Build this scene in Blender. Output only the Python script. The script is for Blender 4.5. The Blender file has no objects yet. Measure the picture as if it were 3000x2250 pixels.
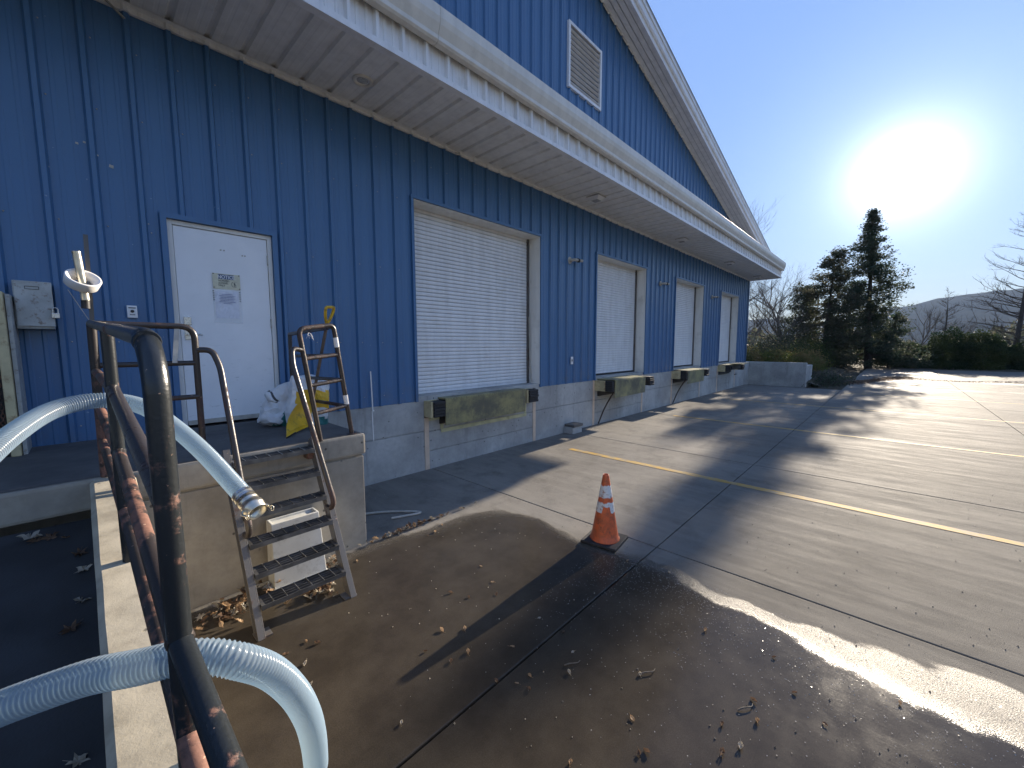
import bpy, bmesh, math, random
import numpy as np
from mathutils import Vector, Matrix
rad = math.radians
SC = bpy.context.scene
COL = SC.collection
random.seed(7)
RNG = np.random.default_rng(11)

# ------------------------------------------------------------------ camera, sky, sun, exposure
CAMH, CAMD = 2.01, 5.4                      # height over the lot, distance from the blue wall (wall plane is y = 0)
def c(x, y, z):                             # point measured from the camera station -> world
    return Vector((x, y - CAMD, z + CAMH))
yaw, pitch, roll = rad(43.418), rad(5.519), rad(-0.148)
F = Vector((math.cos(yaw)*math.cos(pitch), math.sin(yaw)*math.cos(pitch), -math.sin(pitch)))
R0 = Vector((math.sin(yaw), -math.cos(yaw), 0)); U0 = R0.cross(F)
RR = math.cos(roll)*R0 + math.sin(roll)*U0; UU = -math.sin(roll)*R0 + math.cos(roll)*U0
cd = bpy.data.cameras.new('camera'); cam = bpy.data.objects.new('camera', cd); COL.objects.link(cam)
cd.sensor_width = 36; cd.lens = 1180.7/3000*36; cd.clip_start = 0.05; cd.clip_end = 20000
M = Matrix((RR, UU, -F)).transposed().to_4x4(); M.translation = c(0, 0, 0); cam.matrix_world = M
SC.camera = cam

SUN_AZ, SUN_EL = rad(0.5), rad(16.5)        # azimuth counted from +X towards +Y
SUNV = Vector((math.cos(SUN_EL)*math.cos(SUN_AZ), math.cos(SUN_EL)*math.sin(SUN_AZ), math.sin(SUN_EL)))
W = bpy.data.worlds.new('World'); SC.world = W; W.use_nodes = True
nt = W.node_tree; nt.nodes.clear()
out = nt.nodes.new('ShaderNodeOutputWorld'); bg = nt.nodes.new('ShaderNodeBackground')
sky = nt.nodes.new('ShaderNodeTexSky'); sky.sky_type = 'NISHITA'; sky.sun_disc = False
sky.sun_elevation = SUN_EL; sky.sun_rotation = math.pi/2 - SUN_AZ
sky.air_density = 1.0; sky.dust_density = 0.0; sky.ozone_density = 2.5; sky.altitude = 300
bg.inputs[1].default_value = 0.057
nt.links.new(bg.outputs[0], out.inputs[0])
# aureole of the hazy air round the sun
tc = nt.nodes.new('ShaderNodeTexCoord'); vn = nt.nodes.new('ShaderNodeVectorMath'); vn.operation = 'NORMALIZE'
dt = nt.nodes.new('ShaderNodeVectorMath'); dt.operation = 'DOT_PRODUCT'; dt.inputs[1].default_value = SUNV
nt.links.new(tc.outputs['Generated'], vn.inputs[0]); nt.links.new(vn.outputs[0], dt.inputs[0])
mx = nt.nodes.new('ShaderNodeMath'); mx.operation = 'MAXIMUM'; mx.inputs[1].default_value = 0
nt.links.new(dt.outputs['Value'], mx.inputs[0])
# even out the range of the sky the way a phone's HDR does, keeping its hue
bw = nt.nodes.new('ShaderNodeRGBToBW'); nt.links.new(sky.outputs[0], bw.inputs[0])
pg = nt.nodes.new('ShaderNodeMath'); pg.operation = 'POWER'; pg.inputs[1].default_value = -0.68; nt.links.new(bw.outputs[0], pg.inputs[0])
ev = nt.nodes.new('ShaderNodeVectorMath'); ev.operation = 'SCALE'; nt.links.new(sky.outputs[0], ev.inputs[0]); nt.links.new(pg.outputs[0], ev.inputs['Scale'])
hs = nt.nodes.new('ShaderNodeHueSaturation'); hs.inputs['Saturation'].default_value = 1.04; nt.links.new(ev.outputs[0], hs.inputs['Color'])
tn = nt.nodes.new('ShaderNodeVectorMath'); tn.operation = 'MULTIPLY'; tn.inputs[1].default_value = (1.06, .92, .98)
nt.links.new(hs.outputs[0], tn.inputs[0]); acc = tn.outputs[0]
for p, a, col in ((3000, 60.0, (1, .98, .95)), (420, 3.0, (.95, .97, 1)), (60, .8, (.88, .94, 1))):
    pw = nt.nodes.new('ShaderNodeMath'); pw.operation = 'POWER'; pw.inputs[1].default_value = p
    nt.links.new(mx.outputs[0], pw.inputs[0])
    vs = nt.nodes.new('ShaderNodeVectorMath'); vs.operation = 'SCALE'
    vs.inputs[0].default_value = (a*col[0], a*col[1], a*col[2]); nt.links.new(pw.outputs[0], vs.inputs['Scale'])
    ad = nt.nodes.new('ShaderNodeVectorMath'); ad.operation = 'ADD'
    nt.links.new(vs.outputs[0], ad.inputs[0])
    nt.links.new(acc if acc else sky.outputs[0], ad.inputs[1]); acc = ad.outputs[0]
nt.links.new(acc, bg.inputs[0])
sd = bpy.data.lights.new('sun', 'SUN'); so = bpy.data.objects.new('sun', sd); COL.objects.link(so)
sd.energy = 2.0; sd.angle = rad(0.53); sd.color = (1, .87, .70)
so.rotation_euler = (-SUNV).to_track_quat('-Z', 'Y').to_euler(); so.location = (0, 0, 30)
SC.view_settings.view_transform = 'Standard'; SC.view_settings.look = 'None'
SC.view_settings.exposure = 2.85; SC.view_settings.gamma = 1
try: SC.view_settings.use_curve_mapping = False
except Exception: pass
HAZE = 0.0001
SC.cycles.volume_bounces = 0
SC.render.engine = 'CYCLES'
SC.cycles.use_denoising = True
SC.cycles.max_bounces = 6; SC.cycles.transparent_max_bounces = 12
SC.cycles.sample_clamp_indirect = 4

# ------------------------------------------------------------------ object helpers
def tag(o, label=None, cat=None, group=None, kind=None):
    if label: o['label'] = label
    if cat: o['category'] = cat
    if group: o['group'] = group
    if kind: o['kind'] = kind
    return o
def link(o, parent=None):
    COL.objects.link(o)
    if parent is not None: o.parent = parent
    return o
def thing(name, label, cat, loc=(0, 0, 0), group=None):
    o = bpy.data.objects.new(name, None); o.empty_display_size = .2
    link(o); o.location = loc; tag(o, label, cat, group); PARLOC[o] = Vector(loc); return o
PARLOC = {}
class MB:
    """collects shapes (world coordinates) and links them as one mesh object"""
    def __init__(s): s.v = []; s.f = []; s.m = []; s.mi = 0; s.sm = []; s.smooth = False
    def add(s, vs, fs):
        n = len(s.v); s.v += [tuple(p) for p in vs]
        for f in fs: s.f.append(tuple(n+i for i in f)); s.m.append(s.mi); s.sm.append(s.smooth)
    def box(s, a, b):
        x0, y0, z0 = a; x1, y1, z1 = b
        s.add([(x0,y0,z0),(x1,y0,z0),(x1,y1,z0),(x0,y1,z0),(x0,y0,z1),(x1,y0,z1),(x1,y1,z1),(x0,y1,z1)],
              [(0,3,2,1),(4,5,6,7),(0,1,5,4),(1,2,6,5),(2,3,7,6),(3,0,4,7)])
    def obox(s, o, ux, uy, uz):             # corner o and three edge vectors
        o, ux, uy, uz = map(Vector, (o, ux, uy, uz))
        P = [o, o+ux, o+ux+uy, o+uy]; P += [p+uz for p in P]
        s.add(P, [(0,3,2,1),(4,5,6,7),(0,1,5,4),(1,2,6,5),(2,3,7,6),(3,0,4,7)])
    def cbox(s, ctr, size, rot=None):
        m = rot or Matrix.Identity(3); ctr = Vector(ctr)
        h = [Vector(m @ Vector(v)) for v in ((size[0],0,0),(0,size[1],0),(0,0,size[2]))]
        s.obox(ctr - (h[0]+h[1]+h[2])/2, *h)
    def tube(s, pts, r, n=12, cap=True, closed=False):
        sm = s.smooth; s.smooth = True
        pts = [Vector([float(q) for q in p]) for p in pts]; N = len(pts); rs = [float(q) for q in r] if hasattr(r, '__len__') else [r]*N
        rings = []; up = None
        for i, p in enumerate(pts):
            a = pts[max(i-1, 0)] if not closed else pts[(i-1) % N]
            b = pts[min(i+1, N-1)] if not closed else pts[(i+1) % N]
            t = (b-a).normalized()
            if up is None:
                up = Vector((0,0,1)) if abs(t.z) < .9 else Vector((1,0,0))
            up = (up - t*up.dot(t)).normalized(); sd_ = t.cross(up)
            rings.append([p + rs[i]*(math.cos(k*2*math.pi/n)*up + math.sin(k*2*math.pi/n)*sd_) for k in range(n)])
        vs = [v for rg in rings for v in rg]; fs = []
        for i in range(N-1 if not closed else N):
            j = (i+1) % N
            for k in range(n):
                l = (k+1) % n; fs.append((i*n+k, i*n+l, j*n+l, j*n+k))
        s.add(vs, fs)
        if cap and not closed:
            s.smooth = False
            s.add(rings[0], [tuple(range(n-1, -1, -1))]); s.add(rings[-1], [tuple(range(n))])
        s.smooth = sm
    def lathe(s, prof, ctr, n=32, axis=None):
        sm = s.smooth; s.smooth = True
        ctr = Vector(ctr); q = Matrix.Identity(3) if axis is None else Vector((0,0,1)).rotation_difference(Vector(axis)).to_matrix()
        vs = [ctr + q @ Vector((r*math.cos(k*2*math.pi/n), r*math.sin(k*2*math.pi/n), z)) for r, z in prof for k in range(n)]
        fs = [(i*n+k, i*n+(k+1) % n, (i+1)*n+(k+1) % n, (i+1)*n+k) for i in range(len(prof)-1) for k in range(n)]
        s.add(vs, fs); s.smooth = sm
    def prism(s, poly, d):                  # polygon (world points) pushed along d
        d = Vector(d); P = [Vector(p) for p in poly]; n = len(P)
        s.add(P + [p+d for p in P], [tuple(range(n-1,-1,-1)), tuple(range(n, 2*n))] + [(i,(i+1) % n,(i+1) % n+n,i+n) for i in range(n)])
    def build(s, name, mats, parent=None, bevel=0, label=None, cat=None, group=None, kind=None):
        me = bpy.data.meshes.new(name)
        off = Vector((0,0,0)); q = parent
        while q is not None: off += q.location; q = q.parent
        me.from_pydata([tuple(Vector(p)-off) for p in s.v], [], s.f)
        for m in (mats if isinstance(mats, (list, tuple)) else [mats]): me.materials.append(m)
        me.polygons.foreach_set('material_index', s.m); me.polygons.foreach_set('use_smooth', s.sm)
        me.update()
        bm = bmesh.new(); bm.from_mesh(me)
        if bevel:
            bmesh.ops.remove_doubles(bm, verts=bm.verts, dist=1e-5)
            ed = [e for e in bm.edges if len(e.link_faces) == 2 and e.calc_face_angle(0) > .6]
            bmesh.ops.bevel(bm, geom=ed, offset=bevel, segments=2, affect='EDGES', profile=.6, clamp_overlap=True)
        bmesh.ops.recalc_face_normals(bm, faces=bm.faces)
        bm.to_mesh(me); bm.free()
        o = bpy.data.objects.new(name, me); link(o, parent)
        tag(o, label, cat, group, kind); return o
def place(name, me, loc, parent=None, rot=None):
    o = bpy.data.objects.new(name, me); link(o, parent)
    off = Vector((0,0,0)); q = parent
    while q is not None: off += q.location; q = q.parent
    o.location = Vector(loc) - off
    if rot is not None: o.rotation_euler = rot
    return o
def npmesh(name, V, Fc, mat, smooth=False):
    me = bpy.data.meshes.new(name); k = Fc.shape[1]
    me.vertices.add(len(V)); me.vertices.foreach_set('co', V.astype(np.float32).ravel())
    me.loops.add(Fc.size); me.loops.foreach_set('vertex_index', Fc.astype(np.int32).ravel())
    me.polygons.add(len(Fc)); me.polygons.foreach_set('loop_start', np.arange(0, Fc.size, k, dtype=np.int32))
    me.polygons.foreach_set('use_smooth', np.full(len(Fc), smooth))
    me.materials.append(mat); me.update(calc_edges=True); me.validate(); return me
def crom(pts, n=10):                        # smooth path through points
    P = [Vector(p) for p in pts]; P = [2*P[0]-P[1]] + P + [2*P[-1]-P[-2]]; o = []
    for i in range(1, len(P)-2):
        for k in range(n):
            t = k/n; a, b, c_, d = P[i-1:i+3]
            o.append(.5*((2*b) + (c_-a)*t + (2*a-5*b+4*c_-d)*t*t + (3*b-a-3*c_+d)*t**3))
    o.append(P[-2]); return o
def round_path(pts, r, n=6):                # polyline with its inner corners rounded
    P = [Vector(p) for p in pts]; o = [P[0]]
    for i in range(1, len(P)-1):
        a = (P[i-1]-P[i]); b = (P[i+1]-P[i]); q = min(r, a.length*.49, b.length*.49)
        A = P[i]+a.normalized()*q; B = P[i]+b.normalized()*q
        for k in range(n+1):
            t = k/n; o.append((1-t)**2*A + 2*t*(1-t)*P[i] + t*t*B)
    o.append(P[-1]); return o

# ------------------------------------------------------------------ materials
class NB:
    def __init__(s, name):
        s.m = bpy.data.materials.new(name); s.m.use_nodes = True; s.nt = s.m.node_tree
        s.b = s.nt.nodes['Principled BSDF']; s.out = s.nt.nodes['Material Output']
        g = s.nt.nodes.new('ShaderNodeNewGeometry'); s.pos = g.outputs['Position']; s.geo = g
    def n(s, t): return s.nt.nodes.new(t)
    def l(s, a, b): s.nt.links.new(a, b)
    def val(s, x, inp):
        if isinstance(x, (int, float)): inp.default_value = x
        elif isinstance(x, (tuple, list)): inp.default_value = (*x, 1) if len(x) == 3 and len(inp.default_value) == 4 else x
        else: s.l(x, inp)
    def math(s, op, a, b=0, cl=False):
        m = s.n('ShaderNodeMath'); m.operation = op; m.use_clamp = cl; s.val(a, m.inputs[0]); s.val(b, m.inputs[1]); return m.outputs[0]
    def sep(s, v):
        m = s.n('ShaderNodeSeparateXYZ'); s.l(v, m.inputs[0]); return m.outputs
    def scale(s, v, sc):
        m = s.n('ShaderNodeVectorMath'); m.operation = 'MULTIPLY'; s.l(v, m.inputs[0]); m.inputs[1].default_value = sc; return m.outputs[0]
    def noise(s, sc, det=4, v=None, rough=.55, dist=0):
        m = s.n('ShaderNodeTexNoise'); s.l(v or s.pos, m.inputs['Vector']); m.inputs['Scale'].default_value = sc
        m.inputs['Detail'].default_value = det; m.inputs['Roughness'].default_value = rough; m.inputs['Distortion'].default_value = dist
        return m.outputs['Fac']
    def ramp(s, v, a, b, lo=0., hi=1., smooth=True):
        m = s.n('ShaderNodeMapRange'); m.interpolation_type = 'SMOOTHSTEP' if smooth else 'LINEAR'
        s.val(v, m.inputs[0]); s.val(a, m.inputs[1]); s.val(b, m.inputs[2]); m.inputs[3].default_value = lo; m.inputs[4].default_value = hi
        return m.outputs[0]
    def mix(s, f, a, b):
        m = s.n('ShaderNodeMix'); m.data_type = 'RGBA'; s.val(f, m.inputs[0]); s.val(a, m.inputs[6]); s.val(b, m.inputs[7]); return m.outputs[2]
    def bump(s, h, strength=.3, dist=.01, prev=None):
        m = s.n('ShaderNodeBump'); m.inputs['Strength'].default_value = strength; m.inputs['Distance'].default_value = dist
        s.l(h, m.inputs['Height'])
        if prev: s.l(prev, m.inputs['Normal'])
        return m.outputs[0]
    def set(s, col=None, rough=None, metal=None, norm=None, spec=None, coat=None):
        if col is not None: s.val(col, s.b.inputs['Base Color'])
        if rough is not None: s.val(rough, s.b.inputs['Roughness'])
        if metal is not None: s.val(metal, s.b.inputs['Metallic'])
        if norm is not None: s.l(norm, s.b.inputs['Normal'])
        if spec is not None: s.val(spec, s.b.inputs['Specular IOR Level'])
        return s.m
def mul(cv, k): return tuple(x*k for x in cv)
def simple(name, col, rough=.5, metal=0, var=.25, sc=6, bs=.15, bsc=60, dirt=None, spec=.5):
    b = NB(name); n1 = b.noise(sc, 6)
    cc = b.mix(b.ramp(n1, .3, .7), mul(col, 1-var), mul(col, 1+var*.5))
    if dirt: cc = b.mix(b.ramp(b.noise(sc*2.3, 8, rough=.7), .52, .68, 0, dirt[1]), cc, dirt[0])
    return b.set(cc, b.ramp(n1, .2, .8, rough*.85, min(1, rough*1.15)), metal, b.bump(b.noise(bsc, 3), bs, .003), spec)
def blue_paint():
    b = NB('blue_painted_steel'); n1 = b.noise(.7, 4); p = b.sep(b.pos)
    st = b.noise(9, 5, b.scale(b.pos, (1, 1, .06)))
    cc = b.mix(b.ramp(n1, .3, .7), (.052, .140, .285), (.060, .155, .315))
    cc = b.mix(b.ramp(st, .5, .8, 0, .28), cc, (.07, .12, .22))
    low = b.math('MULTIPLY', b.ramp(p[2], 1.15, 1.6, 1, 0), b.ramp(b.noise(5, 6), .4, .75, 0, .35))
    cc = b.mix(low, cc, (.13, .14, .15))
    sp = b.ramp(b.noise(26, 2), .735, .76, 0, .6)
    cc = b.mix(sp, cc, (.3, .38, .5))
    return b.set(cc, b.ramp(n1, .3, .7, .28, .4), 0, b.bump(b.noise(2.2, 2), .22, .012), .5)
def white_metal(name, col, grime=.3, rough=.45):
    b = NB(name); st = b.noise(7, 6, b.scale(b.pos, (1, 1, .15)))
    cc = b.mix(b.ramp(st, .35, .7), col, mul(col, .88))
    cc = b.mix(b.ramp(b.noise(3.1, 8, rough=.7), .5, .78, 0, grime), cc, (.30, .26, .20))
    return b.set(cc, rough, 0, b.bump(b.noise(45, 2), .06, .002), .4)
def door_white():
    b = NB('white_door_paint'); cc = b.mix(b.ramp(b.noise(2, 4), .3, .7), (.74, .76, .78), (.80, .82, .84))
    p = b.sep(b.pos)
    sm = b.math('MULTIPLY', b.ramp(p[2], 1.2, 2.3, 1, .1), b.ramp(b.noise(9, 8, b.scale(b.pos, (1, 1, 2.5)), .7), .58, .7, 0, .7))
    cc = b.mix(sm, cc, (.30, .31, .33))
    return b.set(cc, .42, 0, b.bump(b.noise(70, 3), .12, .002), .4)
def concrete(name, col, dark, sc=1.2, holes=True, stain=.5, vert=True):
    b = NB(name); n1 = b.noise(sc, 8, rough=.65)
    n2 = b.noise(14, 6, rough=.7)
    cc = b.mix(b.ramp(n1, .3, .72), dark, col)
    cc = b.mix(b.ramp(n2, .35, .75, 0, .35), cc, mul(dark, .8))
    if vert:
        st = b.noise(5, 6, b.scale(b.pos, (1, 1, .12)), .7)
        cc = b.mix(b.ramp(st, .52, .74, 0, stain), cc, mul(dark, .5))
    h = n2
    if holes:
        vo = b.n('ShaderNodeTexVoronoi'); vo.inputs['Scale'].default_value = 9; b.l(b.pos, vo.inputs['Vector'])
        vo.inputs['Randomness'].default_value = 1
        pit = b.ramp(vo.outputs['Distance'], .07, .15, 1, 0)
        big = b.ramp(b.noise(2.3, 1), .42, .5)
        pit = b.math('MULTIPLY', pit, big)
        cc = b.mix(pit, cc, mul(dark, .35)); h = b.math('SUBTRACT', n2, b.math('MULTIPLY', pit, .8))
    nn = b.bump(h, .35, .006); nn = b.bump(b.noise(160, 2), .3, .0015, nn)
    return b.set(cc, .85, 0, nn, .3)
def rusty_pipe(name, paint, amount=.5, rough=.33, rust=(.26, .125, .085)):
    b = NB(name); n1 = b.noise(14, 8, rough=.7); n2 = b.noise(2.1, 3)
    f = b.ramp(b.math('ADD', n1, b.math('MULTIPLY', b.math('SUBTRACT', n2, .5), .9)), .60-amount*.25, .73-amount*.22)
    rc = b.mix(b.noise(60, 6), mul(rust, .35), rust)
    fleck = b.ramp(b.noise(55, 3), .70, .73)
    cc = b.mix(f, paint, rc); cc = b.mix(b.math('MULTIPLY', fleck, .7), cc, (.5, .32, .22))
    rg = b.ramp(f, 0, 1, rough, .75)
    return b.set(cc, rg, 0, b.bump(b.math('ADD', b.math('MULTIPLY', f, .6), b.noise(90, 4)), .35, .0025), .5)
def slab_mat():
    """broom finished concrete with a soaked area next to the landing"""
    b = NB('broomed_concrete'); p = b.sep(b.pos)
    st = b.noise(3.0, 7, b.scale(b.pos, (1.8, .22, 1)), .78)         # long streaks across the bays
    br = b.noise(1.0, 4, b.scale(b.pos, (170, 9, 1)), .6)          # broom marks
    n1 = b.noise(.35, 5, rough=.6); n2 = b.noise(2.6, 8, rough=.7); gr = b.noise(150, 3)
    cc = b.mix(b.ramp(n1, .3, .7), (.19, .175, .152), (.268, .25, .217))
    cc = b.mix(b.ramp(st, .40, .66, 0, .45), cc, (.33, .31, .27))
    cc = b.mix(b.ramp(n2, .46, .72, 0, .6), cc, (.12, .112, .10))
    cc = b.mix(b.ramp(gr, .35, .7, .35, 0), cc, (.08, .075, .07))
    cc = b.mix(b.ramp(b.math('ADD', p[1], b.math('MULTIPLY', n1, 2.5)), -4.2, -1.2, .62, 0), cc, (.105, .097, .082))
    vo = b.n('ShaderNodeTexVoronoi'); vo.inputs['Scale'].default_value = 22; b.l(b.pos, vo.inputs['Vector'])
    speck = b.math('MULTIPLY', b.ramp(vo.outputs['Distance'], .05, .09, 1, 0), b.ramp(b.noise(1.7, 1), .45, .6))
    cc = b.mix(b.math('MULTIPLY', speck, .6), cc, (.03, .028, .025))
    # distance inside the soaked edge
    wob = b.math('MULTIPLY', b.math('SUBTRACT', b.noise(1.3, 4, b.scale(b.pos, (1, 1, 0)), .5), .5), .75)
    a = b.math('SUBTRACT', b.math('ADD', 3.52, wob), p[0])
    d = b.math('SUBTRACT', b.math('ADD', 3.62-CAMD, b.math('MULTIPLY', wob, .6)), p[1])
    d = b.math('ADD', d, b.math('MULTIPLY', b.ramp(p[0], 1.8, 2.8, 1, 0), .12))
    sm = b.n('ShaderNodeMath'); sm.operation = 'SMOOTH_MIN'; b.l(a, sm.inputs[0]); b.l(d, sm.inputs[1]); sm.inputs[2].default_value = .55
    f = b.math('ADD', sm.outputs[0], b.math('MULTIPLY', b.math('SUBTRACT', b.noise(16, 6, rough=.7), .5), .09))
    wet = b.ramp(f, -.015, .05)
    wd = b.ramp(p[1], 1.7-CAMD, -.8-CAMD, 0, .24)
    # other damp patches far out on the lot
    far = b.math('MULTIPLY', b.ramp(b.noise(.33, 6, b.scale(b.pos, (1.6, .35, 1)), .65), .53, .60), b.math('MULTIPLY', b.ramp(p[0], 23, 26), b.ramp(p[1], -4.0, -5.0)))
    deep = b.ramp(b.math('SUBTRACT', b.math('ADD', f, b.math('MULTIPLY', b.math('SUBTRACT', b.noise(2.5, 6), .5), .22)), wd), -.02, .27)
    wc = b.mix(b.ramp(n2, .3, .7), (.040, .033, .025), (.068, .057, .043))
    wc = b.mix(b.ramp(gr, .3, .75, .4, 0), wc, (.02, .016, .012))
    wc = b.mix(b.math('MULTIPLY', b.ramp(b.noise(105, 3, rough=.8), .50, .64), b.math('MULTIPLY', b.math('SUBTRACT', 1.0, deep), .8)), wc, (.34, .32, .28))  # pale grain speckle, painted in for sparkle along the soaked edge
    allwet = b.math('MAXIMUM', wet, b.math('MULTIPLY', far, .45))
    cc = b.mix(allwet, cc, wc)
    dry_r = b.ramp(st, .3, .7, .85, .7)
    wet_r = b.ramp(deep, 0, 1, .46, .13)
    wet_r = b.math('ADD', wet_r, b.math('MULTIPLY', b.math('SUBTRACT', b.noise(120, 3, rough=.7), .5), b.math('MULTIPLY', wet, b.math('SUBTRACT', .55, b.math('MULTIPLY', deep, .5)))))
    wet_r = b.math('ADD', wet_r, b.ramp(b.noise(5, 5), .4, .7, 0, .05))
    mr = b.n('ShaderNodeMix'); mr.data_type = 'FLOAT'; b.l(allwet, mr.inputs[0]); b.l(dry_r, mr.inputs[2]); b.l(wet_r, mr.inputs[3])
    hb = b.math('ADD', b.math('MULTIPLY', br, .7), b.math('MULTIPLY', gr, .6))
    amp = b.math('SUBTRACT', 1.0, b.math('MULTIPLY', b.math('MULTIPLY', allwet, deep), .82))
    edge = b.math('MULTIPLY', wet, b.math('SUBTRACT', 1.0, deep))
    gl = b.math('MULTIPLY', b.noise(150, 4, rough=.7), b.ramp(edge, 0, 1, 0, 1.7))
    nn = b.bump(b.math('ADD', b.math('MULTIPLY', hb, amp), gl), .6, .005)
    nn = b.bump(b.noise(1.1, 2), .25, .03, nn)
    return b.set(cc, mr.outputs[0], 0, nn, b.math('ADD', b.ramp(allwet, 0, 1, .04, .20), b.ramp(edge, 0, 1, 0, .10)))
def stripe_mat():
    b = NB('worn_yellow_paint'); cc = b.mix(b.ramp(b.noise(1.5, 5), .35, .7), (.44, .27, .065), (.50, .34, .12))
    gone = b.ramp(b.noise(9, 8, b.scale(b.pos, (2.5, .5, 1)), .75), .46, .58, 0, .85)
    p = b.sep(b.pos)
    cc = b.mix(gone, cc, (.26, .24, .20))
    return b.set(cc, .7, 0, b.bump(b.noise(120, 3), .4, .003), .06)
def hose_mat():
    b = NB('translucent_ribbed_plastic')
    b.set((.34, .41, .48), .18, 0, b.bump(b.noise(40, 3), .08, .002), .5)
    tr = b.n('ShaderNodeBsdfTranslucent'); tr.inputs[0].default_value = (.42, .56, .70, 1)
    tp = b.n('ShaderNodeBsdfTransparent'); tp.inputs[0].default_value = (.72, .82, .88, 1)
    m1 = b.n('ShaderNodeMixShader'); m1.inputs[0].default_value = .45; b.l(b.b.outputs[0], m1.inputs[1]); b.l(tr.outputs[0], m1.inputs[2])
    m2 = b.n('ShaderNodeMixShader'); m2.inputs[0].default_value = .40; b.l(m1.outputs[0], m2.inputs[1]); b.l(tp.outputs[0], m2.inputs[2])
    b.l(m2.outputs[0], b.out.inputs[0]); return b.m
def foliage(name, c1, c2, trans=.35, sc=1.5):
    b = NB(name); cc = b.mix(b.ramp(b.noise(sc, 3), .35, .65), c1, c2); b.set(cc, .6, 0, None, .08)
    tr = b.n('ShaderNodeBsdfTranslucent'); b.l(cc, tr.inputs[0])
    m1 = b.n('ShaderNodeMixShader'); m1.inputs[0].default_value = trans; b.l(b.b.outputs[0], m1.inputs[1]); b.l(tr.outputs[0], m1.inputs[2])
    b.l(m1.outputs[0], b.out.inputs[0]); return b.m
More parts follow.
